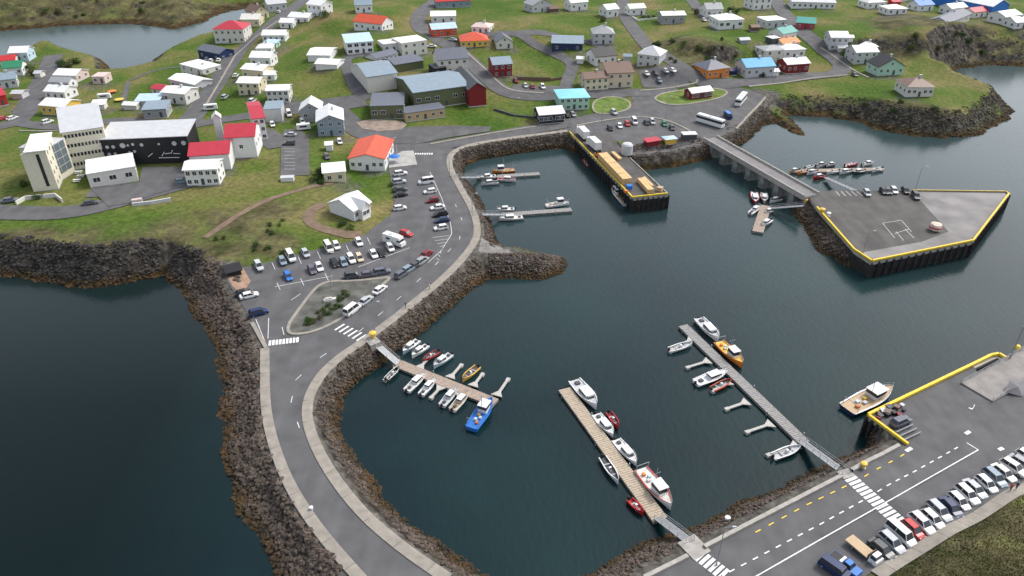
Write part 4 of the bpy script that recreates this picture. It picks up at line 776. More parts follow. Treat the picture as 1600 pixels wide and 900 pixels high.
# ------------------------------------------------------------------ vehicles
def car_parts(L, W, Hb, Hr, c0, c1, rw, van=False):
    b = MB(); wh = W/2
    st = [(-L/2, .45, Hb*.86, .82), (-L/2+.12, .28, Hb*.97, .96), (-L*.2, .22, Hb, 1), (L*.15, .22, Hb, 1), (L/2-.5, .25, Hb*.88, .97), (L/2-.1, .3, Hb*.74, .86), (L/2, .42, Hb*.62, .72)]
    vs = []; n = len(st)
    for x, z0, z1, k in st: vs += [(x,-wh*k*.92,z0),(x,-wh*k,(z0+z1)*.5),(x,-wh*k*.93,z1),(x,wh*k*.93,z1),(x,wh*k,(z0+z1)*.5),(x,wh*k*.92,z0)]
    fs = [(i*6+j, i*6+(j+1) % 6, (i+1)*6+(j+1) % 6, (i+1)*6+j) for i in range(n-1) for j in range(6)]+[(5,4,3,2,1,0), tuple(range((n-1)*6, n*6))]
    b.add(vs, [f[::-1] for f in fs])
    g = MB(); y0 = wh*.88; y1 = wh*.7; s0 = .12 if van else .45; s1 = .55 if van else .7
    g.add([(c0,-y0,Hb-.03),(c1,-y0,Hb-.03),(c1,y0,Hb-.03),(c0,y0,Hb-.03),(c0+s0,-y1,Hr),(c1-s1,-y1,Hr),(c1-s1,y1,Hr),(c0+s0,y1,Hr)], [(4,5,6,7),(0,1,5,4),(1,2,6,5),(2,3,7,6),(3,0,4,7)])
    r = MB(); r.box((c0+s0-.03,-y1-.02,Hr), (c1-s1+.03,y1+.02,Hr+.06), 0, .04)
    for sy in (-1, 1):
        for xa, xb in ((c0+.02, c0+s0), (c1-.02, c1-s1), ((c0+c1)/2-.1, (c0+c1)/2-.1)): r.bar((xa, sy*(y0+.005), Hb-.02), (xb, sy*(y1+.005), Hr), .05, n=4)
    return b.me('body', cm('white', .3, 'car')), g.me('windows', GLASS), r.me('roof', cm('white', .3, 'car')), rw, L, W, Hb
WHEEL = MB().lathe([(.16,-.11),(.33,-.11),(.33,.11),(.16,.11)], 12).me('wheel', TYRE)
RIM = MB().lathe([(.19,-.12),(.19,.12)], 8).me('rim', METAL)
LAMPH = MB().box((-.03,-.17,-.08), (.04,.17,.08)).me('headlight', LIGHTG); LAMPT = MB().box((-.04,-.14,-.09), (.03,.14,.09)).me('tail_light', cm('red', .3, 'car'))
KIND = {'hatchback': car_parts(4.2,1.78,.92,1.46,-2.0,1.15,.33), 'saloon': car_parts(4.6,1.82,.9,1.42,-1.75,1.2,.33), 'estate': car_parts(4.7,1.86,1.02,1.68,-2.25,1.2,.36), 'van': car_parts(5.2,2.0,1.25,2.15,-2.55,1.7,.36, True)}
def wheels(e, L, W, xs_=None):
    for x in (xs_ or (-L*.31, L*.31)):
        for s in (-1, 1):
            wo_ = ob('wheel', WHEEL, e, (x, s*(W/2-.12), .33)); wo_.rotation_euler = (math.pi/2, 0, 0); ob('rim', RIM, wo_)
def car(kind, col, pos, rz, label, group):
    e = empty('parked_car' if kind != 'van' else 'parked_van', pos, rz); tag(e, label, 'van' if kind == 'van' else 'car', group)
    b, g, r, rw, L, W, Hb = KIND[kind]; pm = cm(col, .28, 'car')
    setmat(ob('body', b, e), pm); ob('windows', g, e); setmat(ob('roof', r, e), pm); wheels(e, L, W)
    for s in (-1, 1): ob('headlight', LAMPH, e, (L/2-.09, s*W*.3, Hb*.66)); ob('tail_light', LAMPT, e, (-L/2+.02, s*W*.34, Hb*.72))
    return e
def heading(px, py, dx, dy, perp=False):
    a = G(px, py); b = G(px+dx, py+dy); d = (b-a).xy; r = math.atan2(d.y, d.x); return r+(math.pi/2 if perp else 0)
CN = {'bluegrey': 'blue grey', 'darkgrey': 'dark grey', 'lightgrey': 'light grey', 'purplegrey': 'purple grey', 'darkred': 'dark red', 'lightblue': 'light blue', 'offwhite': 'off white'}
ORD = ['first','second','third','fourth','fifth','sixth','seventh','eighth','ninth','tenth','eleventh','twelfth','thirteenth','fourteenth','fifteenth','sixteenth','seventeenth']
def row(place, group, hd, items, zoff=.12, z=None, mark=None):
    names = [(i[0], i[1]) for i in items]
    for n_, it in enumerate(items):
        kind, col, x, y = it[:4]; h_ = it[4] if len(it) > 4 else hd
        p = Vector((*P(x, y, z), z)) if z else G(x, y)+Vector((0, 0, zoff))
        car(kind, col, p, heading(x, y, *h_)+rnd.uniform(-.03, .03), f"{CN.get(col, col)} {kind} {place}"+(f", {ORD[n_]} car from {mark}" if mark and names.count((kind, col)) > 1 else ''), group)
sw = [(1376,862,'saloon','darkgrey'),(1391,852,'estate','silver'),(1405,840,'van','white'),(1425,831,'hatchback','red'),(1438,822,'estate','white'),(1455,815,'hatchback','white'),(1465,803,'estate','silver'),(1484,797,'saloon','navy'),(1496,787,'hatchback','white'),(1509,777,'estate','white'),(1521,768,'saloon','silver'),(1539,760,'hatchback','white'),(1552,751,'estate','bluegrey'),(1566,743,'saloon','offwhite'),(1581,735,'estate','white'),(1594,727,'saloon','grey'),(1604,718,'hatchback','white')]
row('in the grassy bank row', 'cars along the grassy bank', (35, 22), [(k, c, x, y) for x, y, k, c in sw], mark='the flatbed truck')
hl = (60, -13, True)
row('in the upper row of the lot under the grass slope', 'cars under the grass slope', (9, 15), [('estate','lightgrey',405,419),('hatchback','bluegrey',442,411),('van','white',455,405),('hatchback','silver',478,399),('van','offwhite',514,391),('hatchback','white',526,387),('saloon','white',561,381)])
row('in the middle row of the car park by the lamp mast', 'cars in the middle row', (9, 15), [('hatchback','purplegrey',488,425),('saloon','white',499,420),('hatchback','blue',451,435),('saloon','black',523,414),('hatchback','bluegrey',537,413),('estate','white',549,408),('hatchback','beige',562,406),('saloon','white',584,400),('saloon','black',596,398),('hatchback','white',610,390)])
row('at the rock armour end of the car park', 'cars at the rock armour', (25, -6), [('saloon','white',390,465),('saloon','black',381,461),('estate','navy',405,492)])
row('queued along the planted island kerb', 'cars along the island kerb', (30, -4), [('estate','darkgrey',552,434),('saloon','purplegrey',575,432),('estate','slate',597,428)])
row('standing on the causeway road beside the planted island', 'cars on the causeway', (22, -16), [('van','white',551,488),('saloon','silver',572,473),('saloon','white',594,456)])
row('in the harbour side row of the quay car park', 'cars in the harbour row', (-20, 3), [('van','white',666,287),('hatchback','white',672,302),('hatchback','darkred',676,316),('saloon','white',684,327),('estate','black',688,338),('saloon','navy',691,347),('hatchback','white',689,359)])
row('in the slanted bays near the road bend', 'cars in the slanted bays', (14, -9), [('saloon','darkred',667,400),('estate','grey',660,411),('saloon','darkgrey',650,417),('estate','bluegrey',639,424),('estate','slate',628,432)])
row('in the bays below the restaurant', 'cars below the restaurant', (20, -3), [('estate','white',626,274),('estate','silver',624,287),('saloon','black',627,307),('saloon','darkgrey',626,299),('hatchback','white',625,328)])
row('parked alone amid the painted bays beside the motorhome', 'cars beside the motorhome', (18, 5), [('hatchback','red',635,368)])
row('on the food stall car park by the pier', 'cars by the food stalls', (6, 10), [('hatchback','black',953,203),('saloon','white',968,199),('hatchback','red',980,196),('van','white',991,193),('saloon','black',1010,194),('estate','silver',1019,193),('saloon','green',1038,196),('saloon','darkgrey',1050,202)])
row('on the street between the plaza and the cafe', 'cars near the cafe', (8, 8), [('estate','silver',959,178),('saloon','grey',895,181),('saloon','black',886,182)])
row('in the marked lot beside the church lawn', 'cars beside the church', (-20, 0), [('saloon','silver',454,213),('estate','darkgrey',452,227)])
row('in the old lane behind the church', 'cars in the old lane', (4, 8), [('van','white',452,181),('hatchback','white',426,197),('saloon','purplegrey',511,247),('hatchback','white',531,224),('estate','white',473,193),('saloon','navy',533,181)])
row('in the small car park below the lilac grey house', 'cars below the lilac house', (5, 9), [('saloon','white',1010,117),('saloon','darkgrey',1024,116),('hatchback','silver',1040,113),('saloon','white',1051,112),('hatchback','bluegrey',1030,128)])
row('by the dark red house forecourt', 'cars at the red house', (5, 9), [('saloon','darkred',806,128),('saloon','lightgrey',821,136),('hatchback','darkred',832,138),('estate','white',848,138)])
row('parked in front of the western streets of the town', 'cars in the west', (20, -6), [('saloon','white',20,187),('estate','white',75,193),('saloon','red',6,187),('hatchback','white',60,116)])
row('parked along the main street row of white houses', 'cars in the main street', (12, -10), [('saloon','white',369,120),('estate','silver',352,154),('hatchback','white',330,97),('saloon','white',342,96),('saloon','silver',324,94),('hatchback','white',436,20),('estate','white',395,160)])
row('by the shore street hairpin', 'cars at the hairpin', (10, 6), [('saloon','slate',1335,119),('hatchback','white',1100,33)])
row('on the upper street beside the flat white block', 'cars on the upper street', (20, 2), [('saloon','white',675,74),('saloon','silver',708,64),('hatchback','darkgrey',595,222)])
row('parked on the hotel forecourt', 'cars at the hotel', (20, -3), [('saloon','slate',16,316),('saloon','darkgrey',142,320),('hatchback','bluegrey',285,286)])
row('at the north edge of the island quay', 'cars on the island quay', (6, 8), [('hatchback','silver',1354,304),('saloon','black',1380,301),('saloon','darkgrey',1387,301),('hatchback','white',1396,300),('saloon','black',1414,300),('estate','darkgrey',1430,309)], z=QZ+.03)
row('by the fishing gear on the ferry quay', 'cars on the ferry quay', (20, -8), [('estate','slate',1406,663)])
def boxy(name, label, cat, x, y, hd, parts, wl, L, W, z=None):
    p = Vector((*P(x, y, z), z)) if z else G(x, y)+Vector((0, 0, .12)); e = empty(name, p, heading(x, y, *hd)); tag(e, label, cat)
    for pn, a, b, m, tp in parts: MB().box(a, b, 0, tp).build(pn, m, e)
    wheels(e, L, W, wl); return e
WH = cm('white', .35, 'car')
def bus(label, x, y, hd): boxy('coach', label, 'coach', x, y, hd, [('body',(-6,-1.25,.35),(6,1.25,1.75),WH,.03),('windows',(-5.95,-1.23,1.75),(5.97,1.23,2.75),GLASS,.05),('roof',(-6,-1.22,2.75),(6,1.22,3.3),WH,.15),('roof_hatch',(-1,-.5,3.3),(.5,.5,3.42),cm('lightgrey'),.05)], (-3.6,3.9), 12, 2.5)
bus('white coach with dark window band by the bridge head', 1109, 195, (30, 9)); bus('white coach parked up the slope by the shore street', 1157, 161, (-12, 14))
boxy('parked_van', 'dark blue van beside the coach at the bridge head', 'van', 1137, 184, (12, 12), [('body',(-2.6,-1,.35),(2.6,1,1.3),cm('navy',.3,'car'),.05),('windows',(-2.5,-.95,1.3),(2,.95,2),GLASS,.15),('roof',(-2.4,-.85,2),(1.7,.85,2.15),cm('blue',.3,'car'),.08)], (-1.6,1.6), 5, 2)
def lorry(label, x, y, hd): boxy('lorry', label, 'lorry', x, y, hd, [('cargo_box',(-4.6,-1.25,.9),(2.1,1.25,3.7),WH,.02),('cab',(2.3,-1.2,.5),(4.3,1.2,2.9),WH,.12),('windscreen',(3.5,-1.05,1.7),(4.36,1.05,2.6),GLASS,.1),('chassis',(-4.4,-.5,.45),(4.0,.5,.88),cm('black'),0)], (-3.2,-2.1,3.0), 8, 2.4, QZ)
lorry('white box lorry at the landward end of the cargo pier', 910, 214, (-10, -11)); lorry('white box lorry behind the orange forklift on the pier', 927, 231, (-10, -11))
boxy('motorhome', 'white motorhome with high body in the quay car park', 'motorhome', 617, 382, (18, 6), [('body',(-3.5,-1.1,.4),(1.6,1.1,2.95),WH,.06),('cab',(1.6,-1.05,.4),(3.4,1.05,1.5),WH,.08),('windscreen',(1.5,-.98,1.5),(2.7,.98,2.2),GLASS,.2),('overcab',(1.4,-1.05,2.2),(2.6,1.05,2.9),WH,.1),('side_window',(-2.2,-1.09,1.6),(-.8,1.09,2.2),GLASS,0),('roof_vent',(-1.5,-.4,2.95),(-.7,.4,3.1),cm('lightgrey'),0)], (-2,2.3), 6, 2.1)
boxy('flatbed_truck', 'white cab truck with a long wooden flatbed in the bank row', 'truck', 1352, 869, (35, 22), [('cab',(.9,-.95,.4),(2.4,.95,1.3),WH,.06),('windows',(1.0,-.9,1.3),(2.1,.9,1.95),GLASS,.2),('roof',(1.1,-.75,1.95),(1.95,.75,2.05),WH,.05),('bed',(-3.4,-1,.75),(.7,1,1.0),cm('tan'),0),('headboard',(.7,-1,1),(.8,1,1.8),cm('brown'),0),('chassis',(-3,-.4,.4),(.9,.4,.74),cm('black'),0)], (-2,1.6), 5, 1.9)
boxy('pickup_truck', 'bright blue pickup with a white toolbox at end of the row', 'pickup', 1319, 886, (35, 22), [('body',(-2.5,-.92,.4),(2.5,.92,.98),cm('blue',.3,'car'),.05),('windows',(-.3,-.85,.98),(1.3,.85,1.6),GLASS,.3),('roof',(0,-.6,1.6),(1,.6,1.68),cm('blue',.3,'car'),.03),('load_bed',(-2.4,-.78,.98),(-.5,.78,1.02),cm('black'),0),('toolbox',(-.75,-.75,1.02),(-.35,.75,1.3),WH,0)], (-1.6,1.6), 5, 1.85)
boxy('parked_van', 'dark navy van cut by the end of the bank row', 'van', 1302, 893, (35, 22), [('body',(-2.4,-.95,.35),(2.4,.95,1.2),cm('navy',.3,'car'),.06),('windows',(-2.3,-.9,1.2),(1.6,.9,1.8),GLASS,.2),('roof',(-2.1,-.7,1.8),(1.2,.7,1.9),cm('navy',.3,'car'),.03)], (-1.6,1.6), 4.8, 1.9)
fk = boxy('forklift', 'orange forklift beside the timber stack on the pier', 'forklift', 934, 245, (10, 11), [('body',(-1.3,-.7,.4),(.9,.7,1.3),cm('orange',.4,'car'),.1),('mast',(1.0,-.5,.2),(1.2,.5,3),cm('black'),0),('forks',(1.2,-.4,.2),(2.3,.4,.3),cm('black'),0),('roof',(-.8,-.6,2.2),(.7,.6,2.3),cm('black'),0),('cage',(-.7,-.55,1.3),(-.6,.55,2.2),cm('black'),0)], (-.8,.7), 2.4, 1.3, QZ)
# timber on the pier
def timber(label, a, b, wd, h, nb):
    A = Vector((*P(*a, QZ), QZ)); B = Vector((*P(*b, QZ), QZ)); d = (B-A).xy; ln = d.length; e = empty('timber_stack', A, math.atan2(d.y, d.x)); tag(e, label, 'timber stack')
    nx_ = max(1, round(ln/5)); ny_ = max(1, round(wd/1.1)); nzz = max(1, round(h/.75)); sx, sy, sz = ln/nx_, wd/ny_, h/nzz
    bm_ = MB(); 
    for i in range(4):
        for j in range(3): bm_.box((.05, i*sy/4.15, .08+j*(sz-.1)/3), (sx-.08, (i+.93)*sy/4.15, .08+(j+.95)*(sz-.1)/3))
    me = bm_.me('plank_bundle', TIMBER)
    for i in range(nx_):
        for j in range(ny_):
            for k in range(nzz): ob('plank_bundle', me, e, (i*sx+rnd.uniform(-.15,.15), j*sy-wd/2, k*sz+.02))
timber('long tall stack of sawn timber along the pier edge', (941,248), (980,289), 3.4, 2.3, 3); timber('short low stack of timber by the pier storage tank', (957,240), (969,251), 1.4, .9, 1); timber('stack of yellow boards near the pier head', (1000,284), (1017,303), 2.2, 1.5, 2); timber('thin pile of yellow planks beside the pier head boards', (1006,279), (1020,293), .9, .7, 1)
def crate(name, label, x, y, sz, c, z=QZ): o = MB().box((-sz/2,-sz/2,0), (sz/2,sz/2,sz*.8), 0, .06).box((-sz/2-.06,-sz/2-.06,sz*.62), (sz/2+.06,sz/2+.06,sz*.8+.05)).build(name, cm(c), None, (*P(x, y, z), z), rnd.random()); tag(o, label, 'tub'); return o
crate('fish_tub', 'blue plastic tub by the trawler end of the timber', 983, 295, 1.6, 'blue'); crate('fish_tub', 'orange tub at the edge of the pier beside the blue tub', 978, 301, 1.0, 'orange'); crate('equipment_box', 'pale square box at the seaward corner of the pier', 1031, 298, 1.6, 'tan')
CNG = {'black': 'black', 'darkred': 'dark red', 'brown': 'brown', 'darkgrey': 'dark grey', 'lightgrey': 'light grey'}
for k in range(16): 
    x, y = 1384+rnd.uniform(-12, 30), 646+rnd.uniform(-8, 10); gc = ['black','darkred','brown','darkgrey','lightgrey'][k % 5]; crate('fishing_gear', CNG[gc]+' tub of fishing gear heaped on the ferry quay corner', x, y+(x-1384)*-.25, rnd.uniform(.5, 1.1), gc, 4.6)['group'] = 'fishing gear on the ferry quay'
for k, (x, y) in enumerate(((1412,672),(1418,678),(1424,684))):
    o = MB().box((-2.2,-.12,0), (2.2,.12,.25)).bar((-2.2,0,.2), (2.4,0,.3), .12).build('steel_beam', METAL, None, (*P(x, y, 4.6), QZ-.08), heading(x, y, 20, -9)); tag(o, 'long pale steel beam lying beside the yellow quay rail', 'beam', 'beams on the ferry quay')
bu = MB().lathe([(.2,0),(1.5,.3),(1.75,1.2),(1.5,2.1),(.5,2.5)], 14).build('mooring_buoy', mat('rusty_white', (.6,.5,.42), .7, .5, .9), None, (*P(1460,360,QZ), QZ+.03)); tag(bu, 'big round rusty white mooring buoy on the island quay', 'buoy'); MB().lathe([(1.77,1.0),(1.8,1.2),(1.77,1.4)], 14).build('band', cm('crimson'), bu)
bo = ob('boulder', BOULD[0], None, (*P(1592,606,5), 5.6), 0, (3.2,3.2,3.2)); tag(bo, 'huge pale round boulder beside the ferry ramp', 'boulder'); setmat(bo, mat('pale_stone', (.36,.34,.33), .9, .2))

# ------------------------------------------------------------------ boats
def hull_mesh(open_=False):
    n = 11; vs = []; fs = []; 
    for i in range(n):
        t = i/(n-1); b = .5*(.86+.14*min(t/.4, 1)) if t < .45 else .5*max(0, 1-((t-.45)/.55)**2.3); b = max(b, .012)
        sh = .62+.38*t*t; x = t-.5; ch = b*(.82-.3*t)
        k = .84 if not open_ else .78; dk = sh-(.12 if not open_ else .4)
        vs += [(x,-b,sh),(x-.0,-ch,.05),(x-.02*t,0,-.35),(x,ch,.05),(x,b,sh),(x,b*k,sh),(x,b*k,dk),(x,-b*k,dk),(x,-b*k,sh)]
    mi = []
    for i in range(n-1):
        for j in range(9):
            a = i*9+j; c = i*9+(j+1) % 9; fs.append((a, c, c+9, a+9)); mi.append(0 if j < 4 else (2 if j in (4, 8) else 1))
    fs += [tuple(range(9))]; mi.append(0)
    m = mesh('hull', vs, fs, [cm('white',.3,'boat'), cm('white',.4,'deck'), cm('white',.3,'boat')], mi); return m
HULL, HULLO = hull_mesh(), hull_mesh(True)
def loft_box(x0, x1, w0, w1, z0, z1, rake=.08):
    return MB().add([(x0,-w0,z0),(x1,-w1,z0),(x1,w1,z0),(x0,w0,z0),(x0+.02,-w0*.88,z1),(x1-rake,-w1*.8,z1),(x1-rake,w1*.8,z1),(x0+.02,w0*.88,z1)], [(4,5,6,7),(0,1,5,4),(1,2,6,5),(2,3,7,6),(3,0,4,7)])
def boat(kind, hull, deck, bow, stern, label, group=None, wide=.34, name=None, rim=None):
    A = Vector(P(*stern)); B = Vector(P(*bow)); c = (A+B)/2; d = B-A; L = d.length; W = max(1.6, L*wide); rz = math.atan2(d.y, d.x); hs_ = .95 if L < 9 else 1.35
    e = empty(name or {'open': 'open_boat', 'cabin': 'motor_boat', 'fishing': 'fishing_boat', 'sail': 'sail_boat'}[kind], (c.x, c.y, .0), rz); tag(e, label, 'boat', group)
    h = ob('hull', HULLO if kind == 'open' else HULL, e, (0,0,.12), 0, (L, W, hs_*1.25)); setmat(h, cm(hull,.3,'boat')); setmat(h, cm(deck,.45,'deck'), 1); setmat(h, cm(rim if rim else 'white' if hull in ('navy','lightblue','tan','darkgrey') else hull,.3,'boat'), 2)
    dz = hs_*.78
    WHB = cm('white', .3, 'boat')
    def pt(nm, mb, m): return mb.build(nm, m, e)
    if kind == 'open':
        pt('console', loft_box(-.3, .35, W*.16, W*.13, .4, 1.25, .15), WHB); pt('windscreen', MB().box((.36,-W*.15,1.1), (.42,W*.15,1.5)), GLASS)
        for x in (-L*.22, L*.18): pt('thwart', MB().box((x-.18,-W*.38,.55), (x+.18,W*.38,.65)), cm('grey'))
    if kind == 'cabin':
        x0, x1 = -L*.1, L*.27; z1 = dz+.95
        pt('cabin', loft_box(x0, x1, W*.33, W*.22, dz-.1, z1, .5), WHB); pt('cabin_windows', loft_box(x0-.03, x1+.02-.1, W*.336, W*.235, dz+.38, z1-.12, .42), GLASS); pt('cabin_roof', MB().box((x0-.2,-W*.3,z1), (x1-.45,W*.3,z1+.08), 0, .05), WHB)
        pt('cockpit_sole', MB().box((-L*.42,-W*.33,dz-.12), (x0-.05,W*.33,dz-.02)), cm('lightgrey')); pt('engine_box', MB().box((-L*.4,-W*.15,dz-.02), (-L*.3,W*.15,dz+.35)), cm('darkgrey'))
        pt('foredeck_hatch', MB().box((L*.3,-.25,dz+.12), (L*.36,.25,dz+.24)), GLASS); pt('aerial', MB().bar((x0,0,z1), (x0-.15,0,z1+1.6), .03, n=4), METAL)
    if kind == 'fishing':
        x0, x1 = L*.0, L*.25; z1 = dz+1.9
        pt('wheelhouse', loft_box(x0, x1, W*.3, W*.24, dz-.1, z1, .25), WHB); pt('wheelhouse_windows', loft_box(x0-.03, x1, W*.306, W*.25, dz+.95, z1-.2, .16), GLASS); pt('wheelhouse_roof', MB().box((x0-.25,-W*.31,z1), (x1,W*.31,z1+.1), 0, .05), WHB)
        mm = MB().bar((x0-.1,0,z1), (x0-.1,0,z1+2.8), .06); mm.bar((x0-.1,-.8,z1+1.6), (x0-.1,.8,z1+1.6), .04); pt('mast', mm, METAL)
        for k in range(4): pt('fish_tub', MB().box((-L*.36+k*L*.08,-W*.2+(k % 2)*W*.2,dz-.1), (-L*.36+k*L*.08+L*.06,-W*.2+(k % 2)*W*.2+W*.16,dz+.45)), cm(['orange','lightblue','lightgrey','yellow'][k]))
        pt('gantry', MB().bar((-L*.44,-W*.38,dz), (-L*.44,-W*.38,dz+1.7), .06).bar((-L*.44,W*.38,dz), (-L*.44,W*.38,dz+1.7), .06).bar((-L*.44,-W*.38,dz+1.7), (-L*.44,W*.38,dz+1.7), .06), METAL)
    if kind != 'fishing' and L < 11: pt('outboard', MB().box((-L/2-.45,-.22,.5), (-L/2+.02,.22,1.25), 0, .06).bar((-L/2-.25,0,-.4), (-L/2-.25,0,.5), .09), cm('black'))
    if kind in ('cabin', 'fishing'):
        r = MB(); pr = None
        for k in range(6):
            t = .6+.4*k/5; b = .5*max(.02, 1-((t-.45)/.55)**2.3)
            q = (Vector(((t-.5)*L, -b*W*.93, hs_*1.25*(.62+.38*t*t)+.12)), Vector(((t-.5)*L, b*W*.93, hs_*1.25*(.62+.38*t*t)+.12))); up = Vector((0,0,.55))
            for s in q: r.bar(s, s+up, .025, n=4)
            if pr:
                for s0, s1 in zip(pr, q): r.bar(s0+up, s1+up, .03, n=4)
            pr = q
        pt('bow_rail', r, METAL)
    return e
GA = 'boats on the brown pontoon'; GB_ = 'boats on the pale pontoon'; GC = 'boats on the long grey pontoon'; GF = 'small boats on the far pontoon'; GG = 'boats on the stubby pontoon'
boat('cabin','lightblue','white',(630,555),(654,535),'pale blue cabin boat berthed closest to the gangway of brown pontoon',GA); boat('cabin','white','white',(644,561),(668,543),'white cabin boat between pale blue boat and red boat',GA); boat('open','red','darkgrey',(661,568),(685,552),'red open boat at the brown pontoon',GA); boat('cabin','lightblue','lightgrey',(678,577),(705,557),'light blue and white boat beside the red open boat',GA); boat('open','yellow','brown',(723,598),(747,576),'yellow rimmed open boat near pontoon end',GA)
boat('open','darkgrey','black',(625,578),(604,596),'dark inflatable boat lying beside a bare finger',GA); boat('cabin','white','offwhite',(665,588),(636,614),'white cabin boat with dark cockpit across from the red boat',GA); boat('cabin','white','white',(681,597),(658,620),'white boat with rounded bow and grey canopy',GA); boat('cabin','white','lightgrey',(714,611),(691,637),'white boat with grey cockpit next to the tan decked boat',GA); boat('cabin','white','tan',(732,617),(707,644),'white boat with a tan stern deck',GA); boat('fishing','blue','blue',(769,630),(737,674),'bright blue fishing boat with blue deck at pontoon tip',GA,.36)
boat('cabin','white','lightgrey',(932,641),(897,599),'large white cabin cruiser at the outer end of pale pontoon',GB_,.36); boat('cabin','white','white',(958,685),(931,651),'white cabin boat with a small red boat outside it',GB_,.36); boat('open','red','darkred',(966,672),(951,648),'small red boat tied outside a white cabin boat',GB_); boat('cabin','white','white',(994,729),(962,691),'white boat with long dark cockpit opposite the slim boat',GB_); boat('open','white','darkgrey',(966,758),(941,718),'slim white double ended boat on the basin side of pale pontoon',GB_,.28); boat('fishing','white','offwhite',(1048,798),(1000,738),'large white passenger cruiser with a red rim beside the gangway',GB_,.34,None,'red'); boat('open','red','red',(1005,807),(983,784),'red dinghy beside the foot of the gangway',GB_)
boat('cabin','white','lightgrey',(1122,536),(1091,502),'white boat at the outer end of long grey pontoon',GC); boat('fishing','orange','yellow',(1159,576),(1122,539),'orange hulled fishing boat with white wheelhouse and yellow deck',GC); boat('open','white','lightgrey',(1081,540),(1046,550),'white open boat on the first finger',GC); boat('cabin','white','white',(1136,584),(1087,602),'white motor cruiser beside the red inflatable',GC); boat('open','orangered','darkgrey',(1142,598),(1112,612),'red inflatable boat beside the white motor cruiser',GC); boat('open','white','lightgrey',(1250,702),(1208,717),'white open boat on the last finger by the gangway',GC)
boat('fishing','navy','tan',(1392,611),(1322,645),'navy hulled white trawler moored at the ferry quay corner',None,.34)
boat('fishing','orange','tan',(769,271),(804,268),'orange hulled fishing boat with mast on the short pontoon'); boat('cabin','white','white',(750,281),(775,277),'white cabin boat at the landward end of short pontoon'); boat('cabin','white','darkgrey',(752,290),(779,287),'white cabin boat outermost at the short pontoon landing'); boat('cabin','white','red',(806,284),(777,282),'white boat with a red stern on the short pontoon')
boat('cabin','white','white',(776,331),(804,329),'white boat on the inner side of masted boat pontoon'); boat('cabin','white','offwhite',(780,345),(817,342),'white cabin cruiser on the outer side of masted boat pontoon'); boat('fishing','white','offwhite',(889,320),(853,324),'white fishing boat with a tall mast at the pontoon tip')
boat('fishing','lightblue','tan',(957,296),(980,322),'pale blue hulled boat moored at the cargo pier head'); boat('open','orangered','offwhite',(915,250),(921,260),'round red and white tender under the pier wall',None,.6)
for k, (bx, hu, de, tl) in enumerate([((1272,262,1258,265),'white','lightgrey','white'),((1290,259,1274,262),'white','darkgrey','white'),((1305,259,1290,262),'purplegrey','white','purple grey'),((1340,258,1320,261),'red','white','red'),((1364,257,1346,260),'offwhite','white','off white'),((1233,272,1248,268),'tan','tan','tan'),((1245,274,1260,270),'orange','tan','orange'),((1260,274,1276,270),'white','lightgrey','white'),((1270,281,1288,277),'red','red','bright red'),((1291,273,1310,269),'white','white','white'),((1311,273,1329,269),'white','lightgrey','white'),((1332,273,1350,269),'darkgrey','offwhite','dark grey'),((1362,270,1378,265),'white','white','white')]):
    boat('cabin' if k % 3 else 'open', hu, de, bx[:2], bx[2:], f'small {tl} boat {"with cabin" if k % 3 else "without cabin"} moored at the far pontoon behind the bridge', GF)
for k, (bx, hu, de, tl) in enumerate([((1180,320,1178,303),'red','white','red hulled cabin boat'),((1194,319,1193,304),'pink','white','pink and white boat'),((1202,318,1220,313),'white','darkgrey','white cabin boat near the gangway'),((1186,326,1172,336),'white','white','white cabin boat on outer side'),((1195,336,1206,331),'white','lightgrey','small white boat under the gangway'),((1190,356,1204,346),'white','lightgrey','white boat with grey deck at the bare end')]):
    boat('cabin', hu, de, bx[:2], bx[2:], f'{tl} of the stubby brown pontoon', GG)

# ------------------------------------------------------------------ lamps, bollards, people, shrubs
def lamp(x, y, label, h=8, z=None, dx=1.2):
    p = Vector((*P(x, y, z), z)) if z else G(x, y); e = empty('street_lamp', p); tag(e, label, 'street lamp', 'street lamps')
    MB().bar((0,0,0), (0,0,h), .11, n=8, r2=.06).build('pole', METAL, e); MB().bar((0,0,h), (dx,0,h+.25), .05).build('arm', METAL, e); MB().box((dx-.1,-.15,h+.15), (dx+.6,.15,h+.32), 0, .04).build('lamp_head', cm('lightgrey'), e); MB().bar((0,0,0), (0,0,.6), .18, n=8).build('base', METAL, e)
lamp(518,449,'tall lamp mast in the paved tip of the planted island',10); lamp(586,517,'street lamp beside the zebra crossing on the causeway'); lamp(738,331,'lamp post at the head of the masted boat gangway',6); lamp(805,188,'lamp post on the grass above the main street',9); lamp(1040,185,'lamp post at the entrance of the food stall car park',9); lamp(940,193,'lamp post on the kerb between cafe and lorries',7); lamp(1348,397,'lamp post at the blunt corner of the island quay',7,QZ); lamp(1430,297,'lamp post behind the cars of the island quay',8,QZ); lamp(1119,884,'lamp post by the zebra at the pale pontoon landing',9); lamp(703,276,'lamp post at the head of the short pontoon gangway',6); lamp(613,245,'white flagpole like lamp post by the restaurant terrace',7); lamp(1210,128,'lamp post on the shore street by the blue roof',7); lamp(346,150,'lamp post beside the main street kerb',8)
def bollard(x, y, label, c='yellow', z=None, s=1):
    p = Vector((*P(x, y, z), z)) if z else G(x, y)+Vector((0,0,.1)); o = MB().lathe([(.3*s,0),(.3*s,.5*s),(.5*s,.65*s),(.5*s,.95*s),(.2*s,1.05*s)], 10).build('bollard', cm(c), None, p); tag(o, label, 'bollard')
    MB().lathe([(.45*s,0),(.45*s,.06)], 10).build('base_plate', METAL, o)
